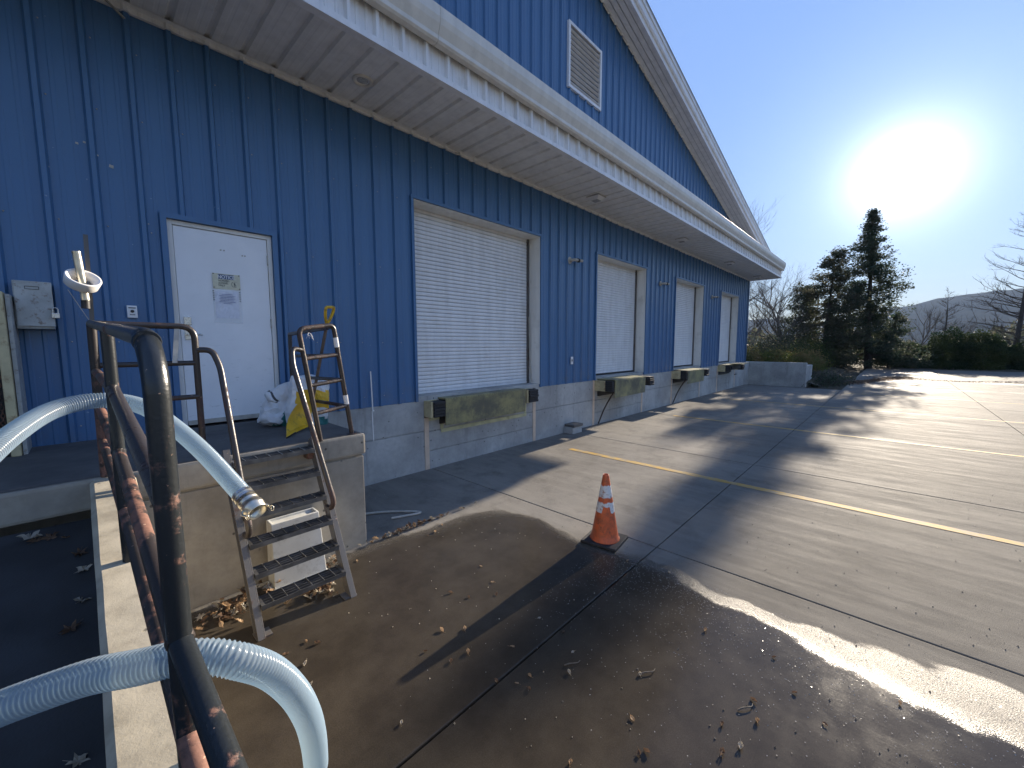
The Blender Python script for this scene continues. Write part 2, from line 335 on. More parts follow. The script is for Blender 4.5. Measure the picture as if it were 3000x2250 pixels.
MAT = dict(
    blue=blue_paint(), door=door_white(),
    slat=white_metal('white_slat_paint', (.76, .77, .78), .22), soffit=white_metal('soffit_white', (.83, .82, .79), .12, .5),
    fascia=white_metal('fascia_white', (.84, .84, .84), .22, .38), gutter=white_metal('gutter_cream', (.74, .70, .62), .22, .35),
    jamb=white_metal('jamb_white', (.76, .75, .71), .4), roof=white_metal('roof_galvanised', (.42, .42, .42), .3, .4),
    found=concrete('foundation_concrete', (.50, .50, .48), (.30, .30, .29), 1.1),
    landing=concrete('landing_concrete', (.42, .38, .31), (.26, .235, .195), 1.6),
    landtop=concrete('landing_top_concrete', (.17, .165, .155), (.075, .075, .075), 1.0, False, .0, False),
    curb=concrete('curb_concrete', (.55, .49, .37), (.30, .265, .20), 7, True, .2, False),
    slab=slab_mat(), stripe=stripe_mat(),
    ramp=simple('dark_asphalt', (.03, .032, .035), .8, 0, .4, 3, .5, 90),
    dirt=simple('leaf_strewn_soil', (.085, .075, .055), .95, 0, .5, 1.5, .8, 12, None, .02),
    grass=simple('winter_grass', (.05, .055, .03), .95, 0, .4, .05, .5, 3, None, 0.),
    pipe=rusty_pipe('black_painted_pipe', (.016, .019, .021), .02, .30),
    pipe_rust=rusty_pipe('rusted_pipe', (.028, .022, .020), .62, .45),
    pipe_brown=rusty_pipe('brown_steel_pipe', (.034, .028, .026), .25, .34, (.085, .05, .045)),
    steel=rusty_pipe('weathered_steel', (.10, .095, .09), .15, .42, (.11, .07, .055)),
    grate=simple('galvanised_grating', (.16, .16, .16), .4, .6, .4, 9, .1),
    stainless=simple('bright_steel', (.55, .55, .53), .28, .95, .2, 20, .1),
    alu=simple('aluminium', (.62, .58, .48), .3, .9, .2, 20, .1),
    rubber=simple('black_rubber', (.025, .025, .027), .75, 0, .4, 8, .6, 50),
    tread=None, beige=simple('beige_paint', (.56, .48, .28), .55, 0, .25, 5, .3, 40, ((.20, .09, .04), .7)),
    peach=simple('peach_sealant', (.62, .48, .36), .6, 0, .15, 4, .2, 40),
    lime=simple('pale_yellow_strip', (.52, .50, .30), .6, 0, .25, 4, .3, 40, ((.2, .18, .1), .5)),
    hose=hose_mat(), tape=simple('white_tape', (.75, .73, .70), .55, 0, .08, 10, .1, 80),
    strap=simple('grey_strap', (.45, .43, .38), .6, 0, .2, 12, .1),
    black=simple('black_plastic', (.02, .02, .022), .5, 0, .2),
    boxgrey=simple('grey_box_paint', (.42, .43, .41), .5, 0, .2, 8, .2, 50, ((.16, .10, .06), .8)),
    tub=simple('white_plastic', (.66, .66, .62), .4, 0, .08, 6, .1, 60, ((.30, .27, .22), .35)),
    yellow=simple('yellow_plastic', (.70, .42, .02), .45, 0, .2, 6, .1, 60, ((.12, .09, .05), .6)),
    bag=simple('white_woven_bag', (.66, .68, .70), .5, 0, .12, 7, .5, 30),
    teal=simple('teal_print', (.03, .17, .17), .5, 0, .2, 8, .3, 30),
    wood=simple('grey_wood', (.13, .10, .08), .7, 0, .3, 20, .3),
    signface=simple('yellowed_sign', (.62, .60, .45), .45, 0, .1, 20, .05),
    signblue=simple('sign_blue', (.03, .07, .17), .45, 0, .1), ink=simple('dark_ink', (.05, .055, .06), .6, 0, .1),
    inkblue=simple('blue_ink', (.10, .13, .30), .6, 0, .1), white=simple('clean_white', (.78, .78, .78), .5, 0, .05),
    paper=simple('creased_paper', (.72, .74, .82), .5, 0, .08, 20, .9, 25),
    lens=simple('lamp_glass', (.5, .5, .47), .15, 0, .3, 60, .8, 90),
    barkd=simple('dark_bark', (.055, .045, .038), .9, 0, .4, 4, .8, 20), barkl=simple('grey_bark', (.11, .095, .08), .9, 0, .3, 4, .6, 20),
    pine=foliage('pine_needles', (.035, .060, .038), (.085, .095, .060), .4), pineb=foliage('rusty_needles', (.05, .065, .042), (.095, .09, .06), .42),
    jun=foliage('juniper_green', (.020, .042, .018), (.055, .075, .022), .3, .8), gold=foliage('ornamental_grass', (.10, .13, .04), (.24, .17, .08), .45, .9),
    leafa=foliage('dry_leaf_tan', (.30, .20, .12), (.42, .30, .19), .3, 8), leafb=foliage('dry_leaf_brown', (.10, .065, .045), (.20, .13, .085), .25, 8),
    leafc=foliage('dry_leaf_grey', (.30, .27, .22), (.45, .40, .32), .25, 8),
)
def tread_mat():
    b = NB('yellow_tread_plate'); vo = b.n('ShaderNodeTexVoronoi'); vo.inputs['Scale'].default_value = 26
    mp = b.n('ShaderNodeMapping'); mp.inputs['Rotation'].default_value = (0, rad(45), 0); b.l(b.pos, mp.inputs[0]); b.l(mp.outputs[0], vo.inputs['Vector'])
    vo.inputs['Randomness'].default_value = 0; vo.distance = 'CHEBYCHEV'
    dm = b.ramp(vo.outputs['Distance'], .22, .36, 1, 0)
    wear = b.ramp(b.noise(2.3, 6, rough=.7), .38, .66)
    cc = b.mix(wear, (.11, .108, .08), (.30, .275, .13)); cc = b.mix(b.math('MULTIPLY', dm, .45), cc, (.42, .39, .20))
    return b.set(cc, .5, .1, b.bump(dm, .5, .004), .5)
MAT['tread'] = tread_mat()
def terrain_mat():
    b = NB('wooded_hillside'); n = b.noise(.02, 8, rough=.7)
    cc = b.mix(b.ramp(n, .35, .65), (.012, .016, .013), (.032, .032, .026))
    cc = b.mix(b.ramp(b.noise(.008, 6, rough=.7), .66, .72, 0, .6), cc, (.16, .17, .18))
    return b.set(cc, 1, 0, None, 0)
MAT['hill'] = terrain_mat()

# thin haze over the valley
hb_ = MB(); hb_.box((-300, -2600, -12), (3600, 2600, 420)); b = NB('valley_haze')
b.nt.nodes.remove(b.b); pv = b.n('ShaderNodeVolumePrincipled'); pv.inputs['Density'].default_value = HAZE; pv.inputs['Color'].default_value = (.55, .72, 1, 1); pv.inputs['Anisotropy'].default_value = 0
b.l(pv.outputs[0], b.out.inputs['Volume'])
if HAZE > 0: hb_.build('haze', b.m, kind='stuff')
# ------------------------------------------------------------------ ground, lot, markings
g = MB(); g.box((-280, -2580, -.5), (3580, 2580, -.14)); g.build('ground', MAT['grass'], kind='structure')
lot = MB(); lot.box((-15.22, -44.2, -.13), (45.6, -.001, -.045)); LOT = lot.build('concrete_lot', MAT['dirt'], kind='structure')
S = 3.8
sl = MB(); gp = .006
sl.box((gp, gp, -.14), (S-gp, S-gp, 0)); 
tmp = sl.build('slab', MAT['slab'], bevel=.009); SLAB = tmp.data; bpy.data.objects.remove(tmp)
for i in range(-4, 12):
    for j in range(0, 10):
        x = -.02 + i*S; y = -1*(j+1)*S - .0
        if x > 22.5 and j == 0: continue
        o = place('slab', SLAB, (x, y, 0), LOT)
for X in (6.34, 11.39, 16.28, 21.4):
    m = MB(); y0 = -.95 if X < 20 else -4.0
    n = 60; y1 = -26.0; random.seed(int(X*10))
    L = [];
    for k in range(n+1):
        y = y0 + (y1-y0)*k/n; L.append((X-.064+random.uniform(-.006, .006), X+.064+random.uniform(-.006, .006), y))
    for k in range(n):
        a, b_ = L[k], L[k+1]
        m.add([(a[0],a[2],.004),(a[1],a[2],.004),(b_[1],b_[2],.004),(b_[0],b_[2],.004)], [(0,1,2,3)])
    m.build('parking_stripe', MAT['stripe'], kind='structure')
# verge beyond the lot
v = MB()
nx, ny = 12, 60; random.seed(3)
P = [[(45.7+i*2.0 if i else 45.62, -60+j*2.2, -.02 + (.10*min(i, 3)+random.uniform(-.03, .05) if i else 0)) for j in range(ny)] for i in range(nx)]
for i in range(nx-1):
    for j in range(ny-1): v.add([P[i][j], P[i+1][j], P[i+1][j+1], P[i][j+1]], [(0,1,2,3)])
v.build('verge', MAT['dirt'], kind='structure')
# planted bank behind the end wall
v = MB(); P = [[(23.9+i*1.8, -2.42+j*1.6, (.25+.65*min(1, j/2.0))*(1 if i < 5 else .8)+random.uniform(-.05, .05)) for j in range(24)] for i in range(14)]
for i in range(13):
    for j in range(23): v.add([P[i][j], P[i+1][j], P[i+1][j+1], P[i][j+1]], [(0,1,2,3)])
v.add([P[i][0] for i in range(14)] + [(P[i][0][0], P[i][0][1]-.5, -.01) for i in range(14)], [(i, i+1, i+15, i+14) for i in range(13)])
v.build('planted_bank', MAT['dirt'], kind='structure')
# mountain ridge, kilometres away
def ridge(name, dist, prof, depth, seed):
    rng = np.random.default_rng(seed); m = MB(); az = np.linspace(rad(-62), rad(66), 260)
    pa = [rad(a) for a, _ in prof]; ph = [h for _, h in prof]
    base = np.interp(az, pa, ph)
    nz = sum(np.interp(az, np.linspace(az[0], az[-1], k), rng.normal(0, 1, k))*a for k, a in ((24, .0035), (70, .0015), (260, .0006)))
    rows = []
    for t in (0, .15, .35, .6, .8, 1.0):
        r = dist - depth*(1-t); e = (base+nz*(.5+.5*t))*dist*(t**1.15)
        e = e + (rng.normal(0, dist*.0012, len(az)) if 0 < t < 1 else 0)
        rows.append([(r*math.cos(a), r*math.sin(a)-CAMD, max(-.5, h)+(-2 if t == 0 else 0)) for a, h in zip(az, e)])
    rows.append([(x*1.25, y*1.25, -10) for x, y, z in rows[-1]])
    m.smooth = True
    vs = [p for r in rows for p in r]; n = len(az)
    m.add(vs, [(i*n+k, i*n+k+1, (i+1)*n+k+1, (i+1)*n+k) for i in range(len(rows)-1) for k in range(n-1)])
    m.build(name, MAT['hill'], kind='structure')
ridge('mountain', 2600, [(-62, .05), (-30, .066), (-18, .082), (-9, .084), (-5, .083), (-2.5, .077), (0, .068), (4, .050), (7, .040), (10, .046), (14, .05), (30, .045), (66, .05)], 1300, 5)

# ------------------------------------------------------------------ ribbed sheet metal
PER, PW = .3048, .9144
def profile(x0, x1, h=.030, mh=.0042):
    """outward offset of the sheet against position, breakpoints between x0 and x1"""
    pts = []
    k0 = int(math.floor(x0/PER))-1; k1 = int(math.ceil(x1/PER))+1
    for k in range(k0, k1):
        b0 = k*PER+.178
        pts += [(b0-.033, 0), (b0-.016, h), (b0+.016, h), (b0+.033, 0)]
        for q in (1/3, 2/3):
            m0 = b0+q*PER; pts += [(m0-.020, 0), (m0-.011, mh), (m0+.011, mh), (m0+.020, 0)]
    xs = [p[0] for p in pts]; ys = [p[1] for p in pts]
    def f(x): return float(np.interp(x, xs, ys))
    return [x0] + [x for x in xs if x0+1e-4 < x < x1-1e-4] + [x1], f
def sheet_wall(name, x0, x1, zb, zt, parent, y=0, openings=(), mat=None, h=.036):
    xs, f = profile(x0, x1, h)
    for a, b, z0, z1 in openings:
        for e in (a, b):
            if x0 < e < x1: xs.append(e)
    xs = sorted(set(xs)); m = MB(); zt = zt if callable(zt) else (lambda x, q=zt: q)
    for i in range(len(xs)-1):
        a, b = xs[i], xs[i+1]
        if b-a < 1e-5: continue
        segs = [(zb, None)]; mid = (a+b)/2
        for oa, ob, z0, z1 in openings:
            if oa < mid < ob: segs = ([(zb, z0)] if z0 > zb+.01 else []) + [(z1, None)]
        for s0, s1 in segs:
            za, zb_ = (zt(a), zt(b)) if s1 is None else (s1, s1)
            if min(za, zb_) <= s0: 
                if max(za, zb_) <= s0: continue
            m.add([(a, y-f(a), s0), (b, y-f(b), s0), (b, y-f(b), max(zb_, s0)), (a, y-f(a), max(za, s0))], [(0,1,2,3)])
    if m.v: return m.build(name, mat or MAT['blue'], parent)
WH = thing('warehouse', 'long blue ribbed metal warehouse with white canopy and four roller doors', 'building', (0, 0, 0))
XE = 22.7; XR = -2.0; XL = 2*XR-XE
def rake(x): return 12.0 - .2495*(abs(x-XR)+XR) - .0
DOORS = [(3.54, 6.54), (8.70, 11.39), (13.58, 16.25), (18.36, 20.95)]
DZ0, DZ1 = 1.20, 4.20
PX0, PX1, PZ0, PZ1 = .655, 1.600, 1.14, 3.285          # personnel door opening
OPN = [(a, b, 0, DZ1) for a, b in DOORS] + [(PX0, PX1, 0, PZ1)]
k = 0; x = -11.0
while x < XE-.01:
    x1 = min(x+PW, XE)
    sheet_wall('wall_panel', x, x1, 1.13, 5.16, WH, 0, OPN)
    sheet_wall('gable_panel', x, x1, 6.40, lambda q: rake(q)+.02, WH, 0, [(7.44, 8.68, 7.48, 8.72)])
    x = x1
w = MB(); w.box((XL, .34, -.1), (XE-.05, 20, 1.2)); w.prism([(XL, .34, 1.2), (XE-.05, .34, 1.2), (XE-.05, .34, 5.8), (XR, .34, rake(XR)-.05), (XL, .34, 5.8)], (0, 20, 0))
w.box((-11, .012, 5.14), (XE-.02, .34, 6.5)); w.box((XL, .0, -.1), (-11.0, .34, 7.8))
w.build('shell', MAT['blue'], WH)
m = MB(); m.box((-.05+XE, -.036, 1.13), (XE+.006, .30, 5.14)); m.box((XE-.10, -.040, 1.13), (XE-.052, -.030, 5.14)); m.build('corner_trim', MAT['blue'], WH)
m = MB()
for zz in (1.28, 2.05, 3.12, 4.15, 4.75):
    for kk in range(-20, 74):
        X = kk*PER+.178+.055
        if any(a-.03 < X < b+.03 and zz < z1+.02 for a, b, z0, z1 in OPN): continue
        y_ = -.006; r_ = .0075; m.add([(X-r_, y_, zz), (X, y_, zz-r_), (X+r_, y_, zz), (X, y_, zz+r_), (X, y_-.006, zz)], [(0,1,4), (1,2,4), (2,3,4), (3,0,4)])
m.build('wall_screws', MAT['strap'], WH, kind='stuff')
m = MB()
for X, Z, q_ in ((.085, 3.804, .010), (.132, 3.828, .009), (.208, 3.741, .008), (.189, 3.695, .007), (.293, 3.67, .016), (-.125, 4.198, .010), (-.121, 4.72, .008), (-.10, 3.55, .006), (.52, 3.2, .006)): m.add([(X-q_, -.0105, Z-q_*.6), (X+q_*.9, -.0105, Z-q_), (X+q_, -.0105, Z+q_*.7), (X-q_*.7, -.0105, Z+q_)], [(0,1,2,3)])
m.build('paint_chips', MAT['strap'], WH, kind='stuff')
# canopy: soffit, fascia, gutter, small roof
YS = -1.28
x = -11.0; 
while x < XE-.01:
    x1 = min(x+PW, XE); xs, f = profile(x, x1, .034, .002)
    m = MB()
    for i in range(len(xs)-1):
        a, b = xs[i], xs[i+1]
        m.add([(a, -.012, 5.145+f(a)), (b, -.012, 5.145+f(b)), (b, YS, 5.145+f(b)), (a, YS, 5.145+f(a))], [(0,1,2,3)])
    m.build('soffit_panel', MAT['soffit'], WH)
    m = MB(); xs, f = profile(x, x1, .046, .009)
    for i in range(len(xs)-1):
        a, b = xs[i], xs[i+1]
        m.add([(a, YS-f(a), 5.135), (b, YS-f(b), 5.135), (b, YS-f(b), 5.50), (a, YS-f(a), 5.50)], [(0,1,2,3)])
    m.build('fascia_panel', MAT['fascia'], WH)
    m = MB(); xs, f = profile(x, x1, .034)
    for i in range(len(xs)-1):
        a, b = xs[i], xs[i+1]
        m.add([(a, YS-.09, 5.79+f(a)), (b, YS-.09, 5.79+f(b)), (b, -.03, 6.43+f(b)), (a, -.03, 6.43+f(a))], [(0,1,2,3)])
        m.add([(a, YS-.09, 5.79+f(a)), (b, YS-.09, 5.79+f(b)), (b, YS-.09, 5.782), (a, YS-.09, 5.782)], [(0,1,2,3)])
    m.build('roof_panel', MAT['roof'], WH)
    x = x1
m = MB()
for a, b in ((-11.0, 3.0), (3.004, 12.2), (12.204, XE+.02)):     # gutter lengths
    pr = [(0, 5.43), (-.075, 5.43), (-.095, 5.455), (-.095, 5.50), (-.135, 5.60), (-.150, 5.66), (-.150, 5.775), (-.135, 5.785), (-.125, 5.78), (0, 5.78)]
    m.prism([(a, YS-.05+p[0], p[1]) for p in pr], (b-a, 0, 0))
m.build('gutter', MAT['gutter'], WH, bevel=.003)
m = MB(); m.box((-11, YS-.062, 5.10), (XE+.01, YS-.053, 5.155)); m.box((-11, YS-.062, 5.094), (XE+.01, YS+.03, 5.0995)); m.build('drip_trim', MAT['fascia'], WH)
m = MB(); xs, f = profile(-11, XE, .022)
random.seed(5)
for i in range(len(xs)-1):
    a, b = xs[i], xs[i+1]; q = .0 if (int(a/PW) % 5) else .012
    m.add([(a, -.040-f(a), 5.132), (b, -.040-f(b), 5.132), (b, -.040-f(b), 5.098-q), (a, -.040-f(a), 5.098-q)], [(0,1,2,3)])
    m.add([(a, -.040-f(a), 5.098-q), (b, -.040-f(b), 5.098-q), (b, -.006, 5.098-q), (a, -.006, 5.098-q)], [(0,1,2,3)])
    m.add([(a, -.040-f(a), 5.132), (b, -.040-f(b), 5.132), (b, -.1, 5.141), (a, -.1, 5.141)], [(0,1,2,3)])
m.build('soffit_angle', MAT['soffit'], WH)
m = MB(); m.prism([(XE+.002, YS-.034, 5.10), (XE+.002, 0, 5.10), (XE+.002, 0, 6.43), (XE+.002, YS-.034, 5.79)], (.012, 0, 0)); m.build('canopy_end', MAT['fascia'], WH)
# gable rake soffit, fascia and roof edge on each slope
YO = -.57
for sgn, nm in ((1, 'rake_soffit'),):
    n = 5; m = MB()
    XF = 24.0
    for q in range(4):                       # long boards parallel to the slope
        ya = -.03 + (YO+.03)*q/4; yb = -.03 + (YO+.03)*(q+1)/4-.0
        for (u0, u1, dz) in ((0, .12, .022), (.12, .2, 0), (.2, .93, 0), (.93, 1, .0)):
            y0 = ya+(yb-ya)*u0; y1 = ya+(yb-ya)*u1
            for xa, xb in ((XR, XF), (XR, 2*XR-XF)):
                m.add([(xa, y0, rake(xa)+dz), (xb, y0, rake(xb)+dz), (xb, y1, rake(xb)+dz), (xa, y1, rake(xa)+dz)], [(0,1,2,3)])
        m2 = m
    m.build('rake_soffit', MAT['soffit'], WH)
    m = MB(); yi = YO
    steps = [(YO, -.03, YO-.012, .13), (YO-.012, .10, YO-.05, .17), (YO-.05, .13, YO-.062, .30), (YO-.062, .29, YO-.085, .42)]
    for xa, xb in ((XR, XF), (XR, 2*XR-XF)):
        for y0, z0, y1, z1 in steps:
            m.add([(xa, y1, rake(xa)+z0), (xb, y1, rake(xb)+z0), (xb, y1, rake(xb)+z1), (xa, y1, rake(xa)+z1)], [(0,1,2,3)])
            m.add([(xa, y1, rake(xa)+z0), (xb, y1, rake(xb)+z0), (xb, y0+.03, rake(xb)+z0), (xa, y0+.03, rake(xa)+z0)], [(0,1,2,3)])
    m.build('rake_trim', MAT['fascia'], WH)
    m = MB()
    for xa, xb in ((XR, XF), (XR, 2*XR-XF)):
        m.add([(xa, YO-.10, rake(xa)+.43), (xb, YO-.10, rake(xb)+.43), (xb, 20, rake(xb)+.43), (xa, 20, rake(xa)+.43)], [(0,1,2,3)])
        m.add([(xa, YO-.10, rake(xa)+.43), (xb, YO-.10, rake(xb)+.43), (xb, YO-.10, rake(xb)+.40), (xa, YO-.10, rake(xa)+.40)], [(0,1,2,3)])
    m.add([(XF, YO-.08, rake(XF)-.03), (XF, 20, rake(XF)-.03), (XF, 20, rake(XF)+.42), (XF, YO-.08, rake(XF)+.42)], [(0,1,2,3)])
    m.add([(XF, YO, rake(XF)-.03), (XF, 20, rake(XF)-.03), (XE-.2, 20, rake(XF)-.03), (XE-.2, YO, rake(XF)-.03)], [(0,1,2,3)])
    m.build('main_roof', MAT['roof'], WH)
# scalloped closure where gable sheets meet the rake soffit
m = MB(); xs, f = profile(-11, 23, .03)
for i in range(len(xs)-1):
    a, b = xs[i], xs[i+1]
    if a < XR < b: continue
    m.add([(a, -.035-f(a), rake(a)+.01), (b, -.035-f(b), rake(b)+.01), (b, -.035-f(b), rake(b)-.05), (a, -.035-f(a), rake(a)-.05)], [(0,1,2,3)])
m.build('rake_angle', MAT['soffit'], WH)
# louvre vent in the gable
m = MB(); x0, x1, z0, z1 = 7.44, 8.68, 7.48, 8.72
for a, b in (((x0-.03, -.055, z0-.03), (x0+.03, .0, z1+.03)), ((x1-.03, -.055, z0-.03), (x1+.03, .0, z1+.03)), ((x0+.03, -.055, z0-.03), (x1-.03, 0, z0+.03)), ((x0+.03, -.055, z1-.03), (x1-.03, 0, z1+.03))): m.box(a, b)
LV = m.build('louver_vent', MAT['fascia'], WH)
m = MB(); m.box((x0, .15, z0), (x1, .17, z1)); m.build('vent_backing', MAT['black'], LV)
bl = MB(); bl.prism([(0, -.045, .042), (0, .005, .016), (0, .003, .010), (0, -.048, .034)], (x1-x0-.064, 0, 0)); t_ = bl.build('blade', MAT['slat']); bd = t_.data; bpy.data.objects.remove(t_)
for k in range(11): place('blade', bd, (x0+.032, 0, z0+.06+k*.104), LV)

# foundation wall with board joints
gz = [(0, .33), (.345, .63), (.645, 1.135)]
m = MB()
xa = 1.86
segs = [(1.2, 3.66), (3.745, 6.335), (6.42, 8.64), (8.71, 11.3), (11.39, 13.5), (13.58, 16.2), (16.29, 18.3), (18.38, 20.9), (20.98, XE)]
FND = None
for i, (a, b) in enumerate(segs):
    m = MB()
    zs = [.30, .62] if i % 2 == 1 else [.64]
    z = -.1
    for zj in zs: m.box((a, .0, z), (b, .3, zj-.008)); z = zj+.008
    inside = i % 2 == 1
    m.box((a, .0, z), (b, .3, 1.19 if inside else 1.128))
    m.box((a, .02, -.1), (b, .29, 1.12))
    m.build('foundation_section', MAT['found'], WH, bevel=.004)
m = MB(); m.box((-11, .0, -.1), (1.196, .3, 1.12)); m.build('foundation_section', MAT['found'], WH)
for X in (3.70, 6.378, 8.675, 11.345, 13.54, 16.245, 18.34, 20.94):
    m = MB(); m.box((X-.042, -.008, -.05), (X+.042, .05, 1.128 if X not in (3.70, 6.378) else .85)); m.build('joint_strip', MAT['peach'], WH)

# roller doors
def slat_mesh(w_):
    m = MB(); h = .0655
    m.add([(0,.022,0),(w_,.022,0),(w_,-.007,.0055),(0,-.007,.0055),(w_,-.011,.03),(0,-.011,.03),(w_,-.006,h-.005),(0,-.006,h-.005),(w_,.022,h),(0,.022,h)],
          [(0,1,2,3),(3,2,4,5),(5,4,6,7),(7,6,8,9)])
    o = m.build('slat', MAT['slat']); me = o.data; bpy.data.objects.remove(o); return me
for di, (a, b) in enumerate(DOORS):
    RD = bpy.data.objects.new('roller_door', None); link(RD, WH); RD.location = (a, .30, DZ0)
    w_ = b-a-.10; me = slat_mesh(w_); n = 45
    for k in range(n):
        place('slat', me, (a+.03, .30, DZ0+.045+k*.0656), RD)
    m = MB(); m.box((a+.02, .285, DZ0+.005), (b-.06, .315, DZ0+.045)); m.build('bottom_bar', MAT['rubber'] if di else MAT['slat'], RD)
    m = MB(); m.box((b-.075, .255, DZ0), (b-.03, .30, DZ1)); m.build('guide_rail', MAT['steel'], RD); m = MB(); m.box((a, .255, DZ0), (a+.035, .30, DZ1)); m.build('guide_rail', MAT['steel'], RD)
    m = MB(); m.box((b-.022, -.012, DZ0-.01), (b+.0, .33, DZ1)); m.box((a, -.012, DZ0-.01), (a+.012, .33, DZ1)); m.box((a+.012, -.012, DZ1-.015), (b-.022, .33, DZ1+.0))
    m.box((b-.026, .17, DZ0), (b-.0225, .33, DZ1-.02))
    m.build('jamb', MAT['jamb'], WH)
    m = MB(); m.box((a-.05, -.045, DZ1+.002), (b+.05, -.0, DZ1+.045)); m.box((a-.045, -.040, 1.13), (a-.002, .0, DZ1)); m.box((b+.002, -.040, 1.13), (b+.045, .0, DZ1))
    m.build('opening_trim', MAT['blue'], WH)
    m = MB(); m.box((a-.03, .003, 1.12), (b+.03, 1.2, 1.199)); m.build('sill', MAT['found'], WH)
    if di == 0:
        m = MB(); m.tube(crom([(b-.05, .24, 2.6), (b-.055, .22, 2.0), (b-.04, .21, 1.6), (b-.03, .2, 1.36), (b-.08, .18, 1.22)], 8), .014, 8); m.build('hanging_cable', MAT['strap'], WH)
# dock levelers with bumpers
def leveler(x0, xl0, xl1, xr1, side, front, lipy, lifted=False):
    L = bpy.data.objects.new('dock_leveler', None); link(L, WH); L.location = (x0, 0, .9)
    m = MB(); zt, zb = 1.13, .87
    m.box((x0, side, zb), (x0+.035, -.001, zt)); m.box((x0+.035, -.03, zb), (xl0-.03, -.001, zt)); m.build('bracket', MAT['beige'], L, bevel=.003); m = MB(); m.box((xr1-.30, -.03, zb), (xr1, -.001, zt)); m.box((xr1-.30, side, zb), (xr1-.27, -.031, zt))
    m.build('bracket', MAT['beige'], L, bevel=.003)
    for a, b in ((x0+.005 if side > front+.1 else x0+.036, xl0-.02), (xr1-.27+.002, xr1)):
        m = MB(); n = 5; yy0 = side-.002 if a < x0+.03 else -.032
        for k in range(n):
            za = zb+.005+k*(zt-zb-.01)/n; m.box((a, front+random.uniform(-.012, .012), za), (b, yy0, za+(zt-zb-.01)/n-.004))
        m.box((a+.01, front+.03, zb+.01), (b-.01, yy0-.003, zt-.01))
        m.build('bumper', MAT['rubber'], L, bevel=.008)
    m = MB(); m.box((xl0, lipy, 1.135), (xl1, -.001, 1.16)); m.build('deck_plate', MAT['tread' if lifted else 'tread'], L, bevel=.003)
    if not lifted:
        m = MB(); m.prism([(xl0, lipy-.018, 1.14), (xl0, lipy+.002, 1.134), (xl0, lipy+.012, .72), (xl0, lipy-.008, .715)], (xl1-xl0, 0, 0)); m.build('lip_plate', MAT['tread'], L, bevel=.004)
    else:
        m = MB(); m.obox((xl0+.15, lipy-.38, 1.20), (xl1-xl0-.5, 0, 0), (0, .5, -.02), (0, 0, .03)); m.build('lip_plate', MAT['tread'], L, bevel=.004)
        m = MB(); m.box((xl0+.1, lipy, .95), (xl1-.1, -.002, 1.12)); m.build('leveler_frame', MAT['rubber'], L)
    m = MB(); m.box((xl0+.02, lipy+.03, 1.06), (xl1-.02, -.002, 1.133)); m.tube([(xl0+.6, lipy+.03, .73), (xl0+.7, lipy+.03, .73)], .018, 8); m.tube([(xl1-.7, lipy+.03, .73), (xl1-.6, lipy+.03, .73)], .018, 8)
    m.box((xl0+.02, -.04, .72), (xl1-.02, -.002, 1.05)); m.build('leveler_frame', MAT['black'], L)
    return L
random.seed(9)
leveler(3.66, 3.93, 5.87, 6.24, -.20, -.235, -.20)
m = MB(); B = CAMD
m.box((3.98, -.012, .565), (6.125, 0, .63)); m.box((3.965, -.012, .631), (4.03, 0, .84)); m.box((6.06, -.012, .631), (6.118, 0, .86)); m.box((3.744, -.010, .79), (3.963, 0, .845)); m.box((6.12, -.010, .86), (6.42, 0, .90))
m.build('pit_trim', MAT['lime'], WH, bevel=.003)
leveler(8.70, 8.83, 10.47, 11.05, -.30, -.50, -.50)
leveler(13.50, 13.62, 15.15, 15.75, -.30, -.50, -.50)
leveler(18.37, 18.50, 20.0, 20.55, -.30, -.50, -.50, True)
for a, b in (((9.0, -.4, .87), (8.82, -.06, .02)), ((13.75, -.4, .87), (13.55, -.06, .02))):
    m = MB(); m.tube(crom([a, tuple((Vector(a)+Vector(b))/2+Vector((.03, .05, 0))), b], 6), .018, 8); m.build('power_conduit', MAT['pipe_brown'], WH)
m = MB(); m.obox((19.6, -.75, 1.17), (1.0, .0, 0), (0, .55, .06), (0, 0, .02)); 

# personnel door
m = MB(); x0, x1, z0, z1 = PX0, PX1, PZ0, PZ1
m.box((x0+.002, .0, z0), (x0+.045, .10, z1)); m.box((x1-.045, .0, z0), (x1-.002, .10, z1)); m.box((x0+.045, .0, z1-.045), (x1-.045, .10, z1-.002)); m.build('door_frame', MAT['jamb'], WH, bevel=.003)
DR = bpy.data.objects.new('door', None); link(DR, WH); DR.location = (x0, .02, z0)
m = MB(); m.box((x0+.050, .016, z0+.025), (x1-.050, .06, z1-.050)); m.build('door_leaf', MAT['door'], DR, bevel=.003)
m = MB(); m.box((x0+.052, .006, z0+.028), (x1-.052, .014, z0+.075)); m.build('door_sweep', MAT['strap'], DR)
for z in (1.45, 2.27, 3.0):
    m = MB(); m.tube([(x1-.048, .008, z-.055), (x1-.048, .008, z+.055)], .009, 8); m.build('hinge', MAT['strap'], DR)
m = MB(); m.box((.735, .004, 2.075), (.795, .015, 2.185)); m.box((.735, -.002, 2.23), (.795, .015, 2.315)); m.build('latch_plate', MAT['stainless'], DR, bevel=.003)
m = MB(); m.tube([(.762, .01, 2.13), (.762, -.05, 2.13)], .011, 10); m.tube(round_path([(.762, -.048, 2.13), (.80, -.052, 2.13), (.875, -.05, 2.128)], .02), .009, 10); m.build('handle', MAT['stainless'], DR)
m = MB(); m.box((x0-.05, -.042, z0), (x0-.001, .0, z1+.05)); m.box((x1+.001, -.042, z0), (x1+.05, .0, z1+.05)); m.box((x0-.001, -.042, z1+.002), (x1+.001, .0, z1+.05)); m.build('door_trim', MAT['blue'], WH)
m = MB(); m.box((x0, .0, 1.12), (x1, .3, 1.1415)); m.build('threshold', MAT['rubber'], WH)
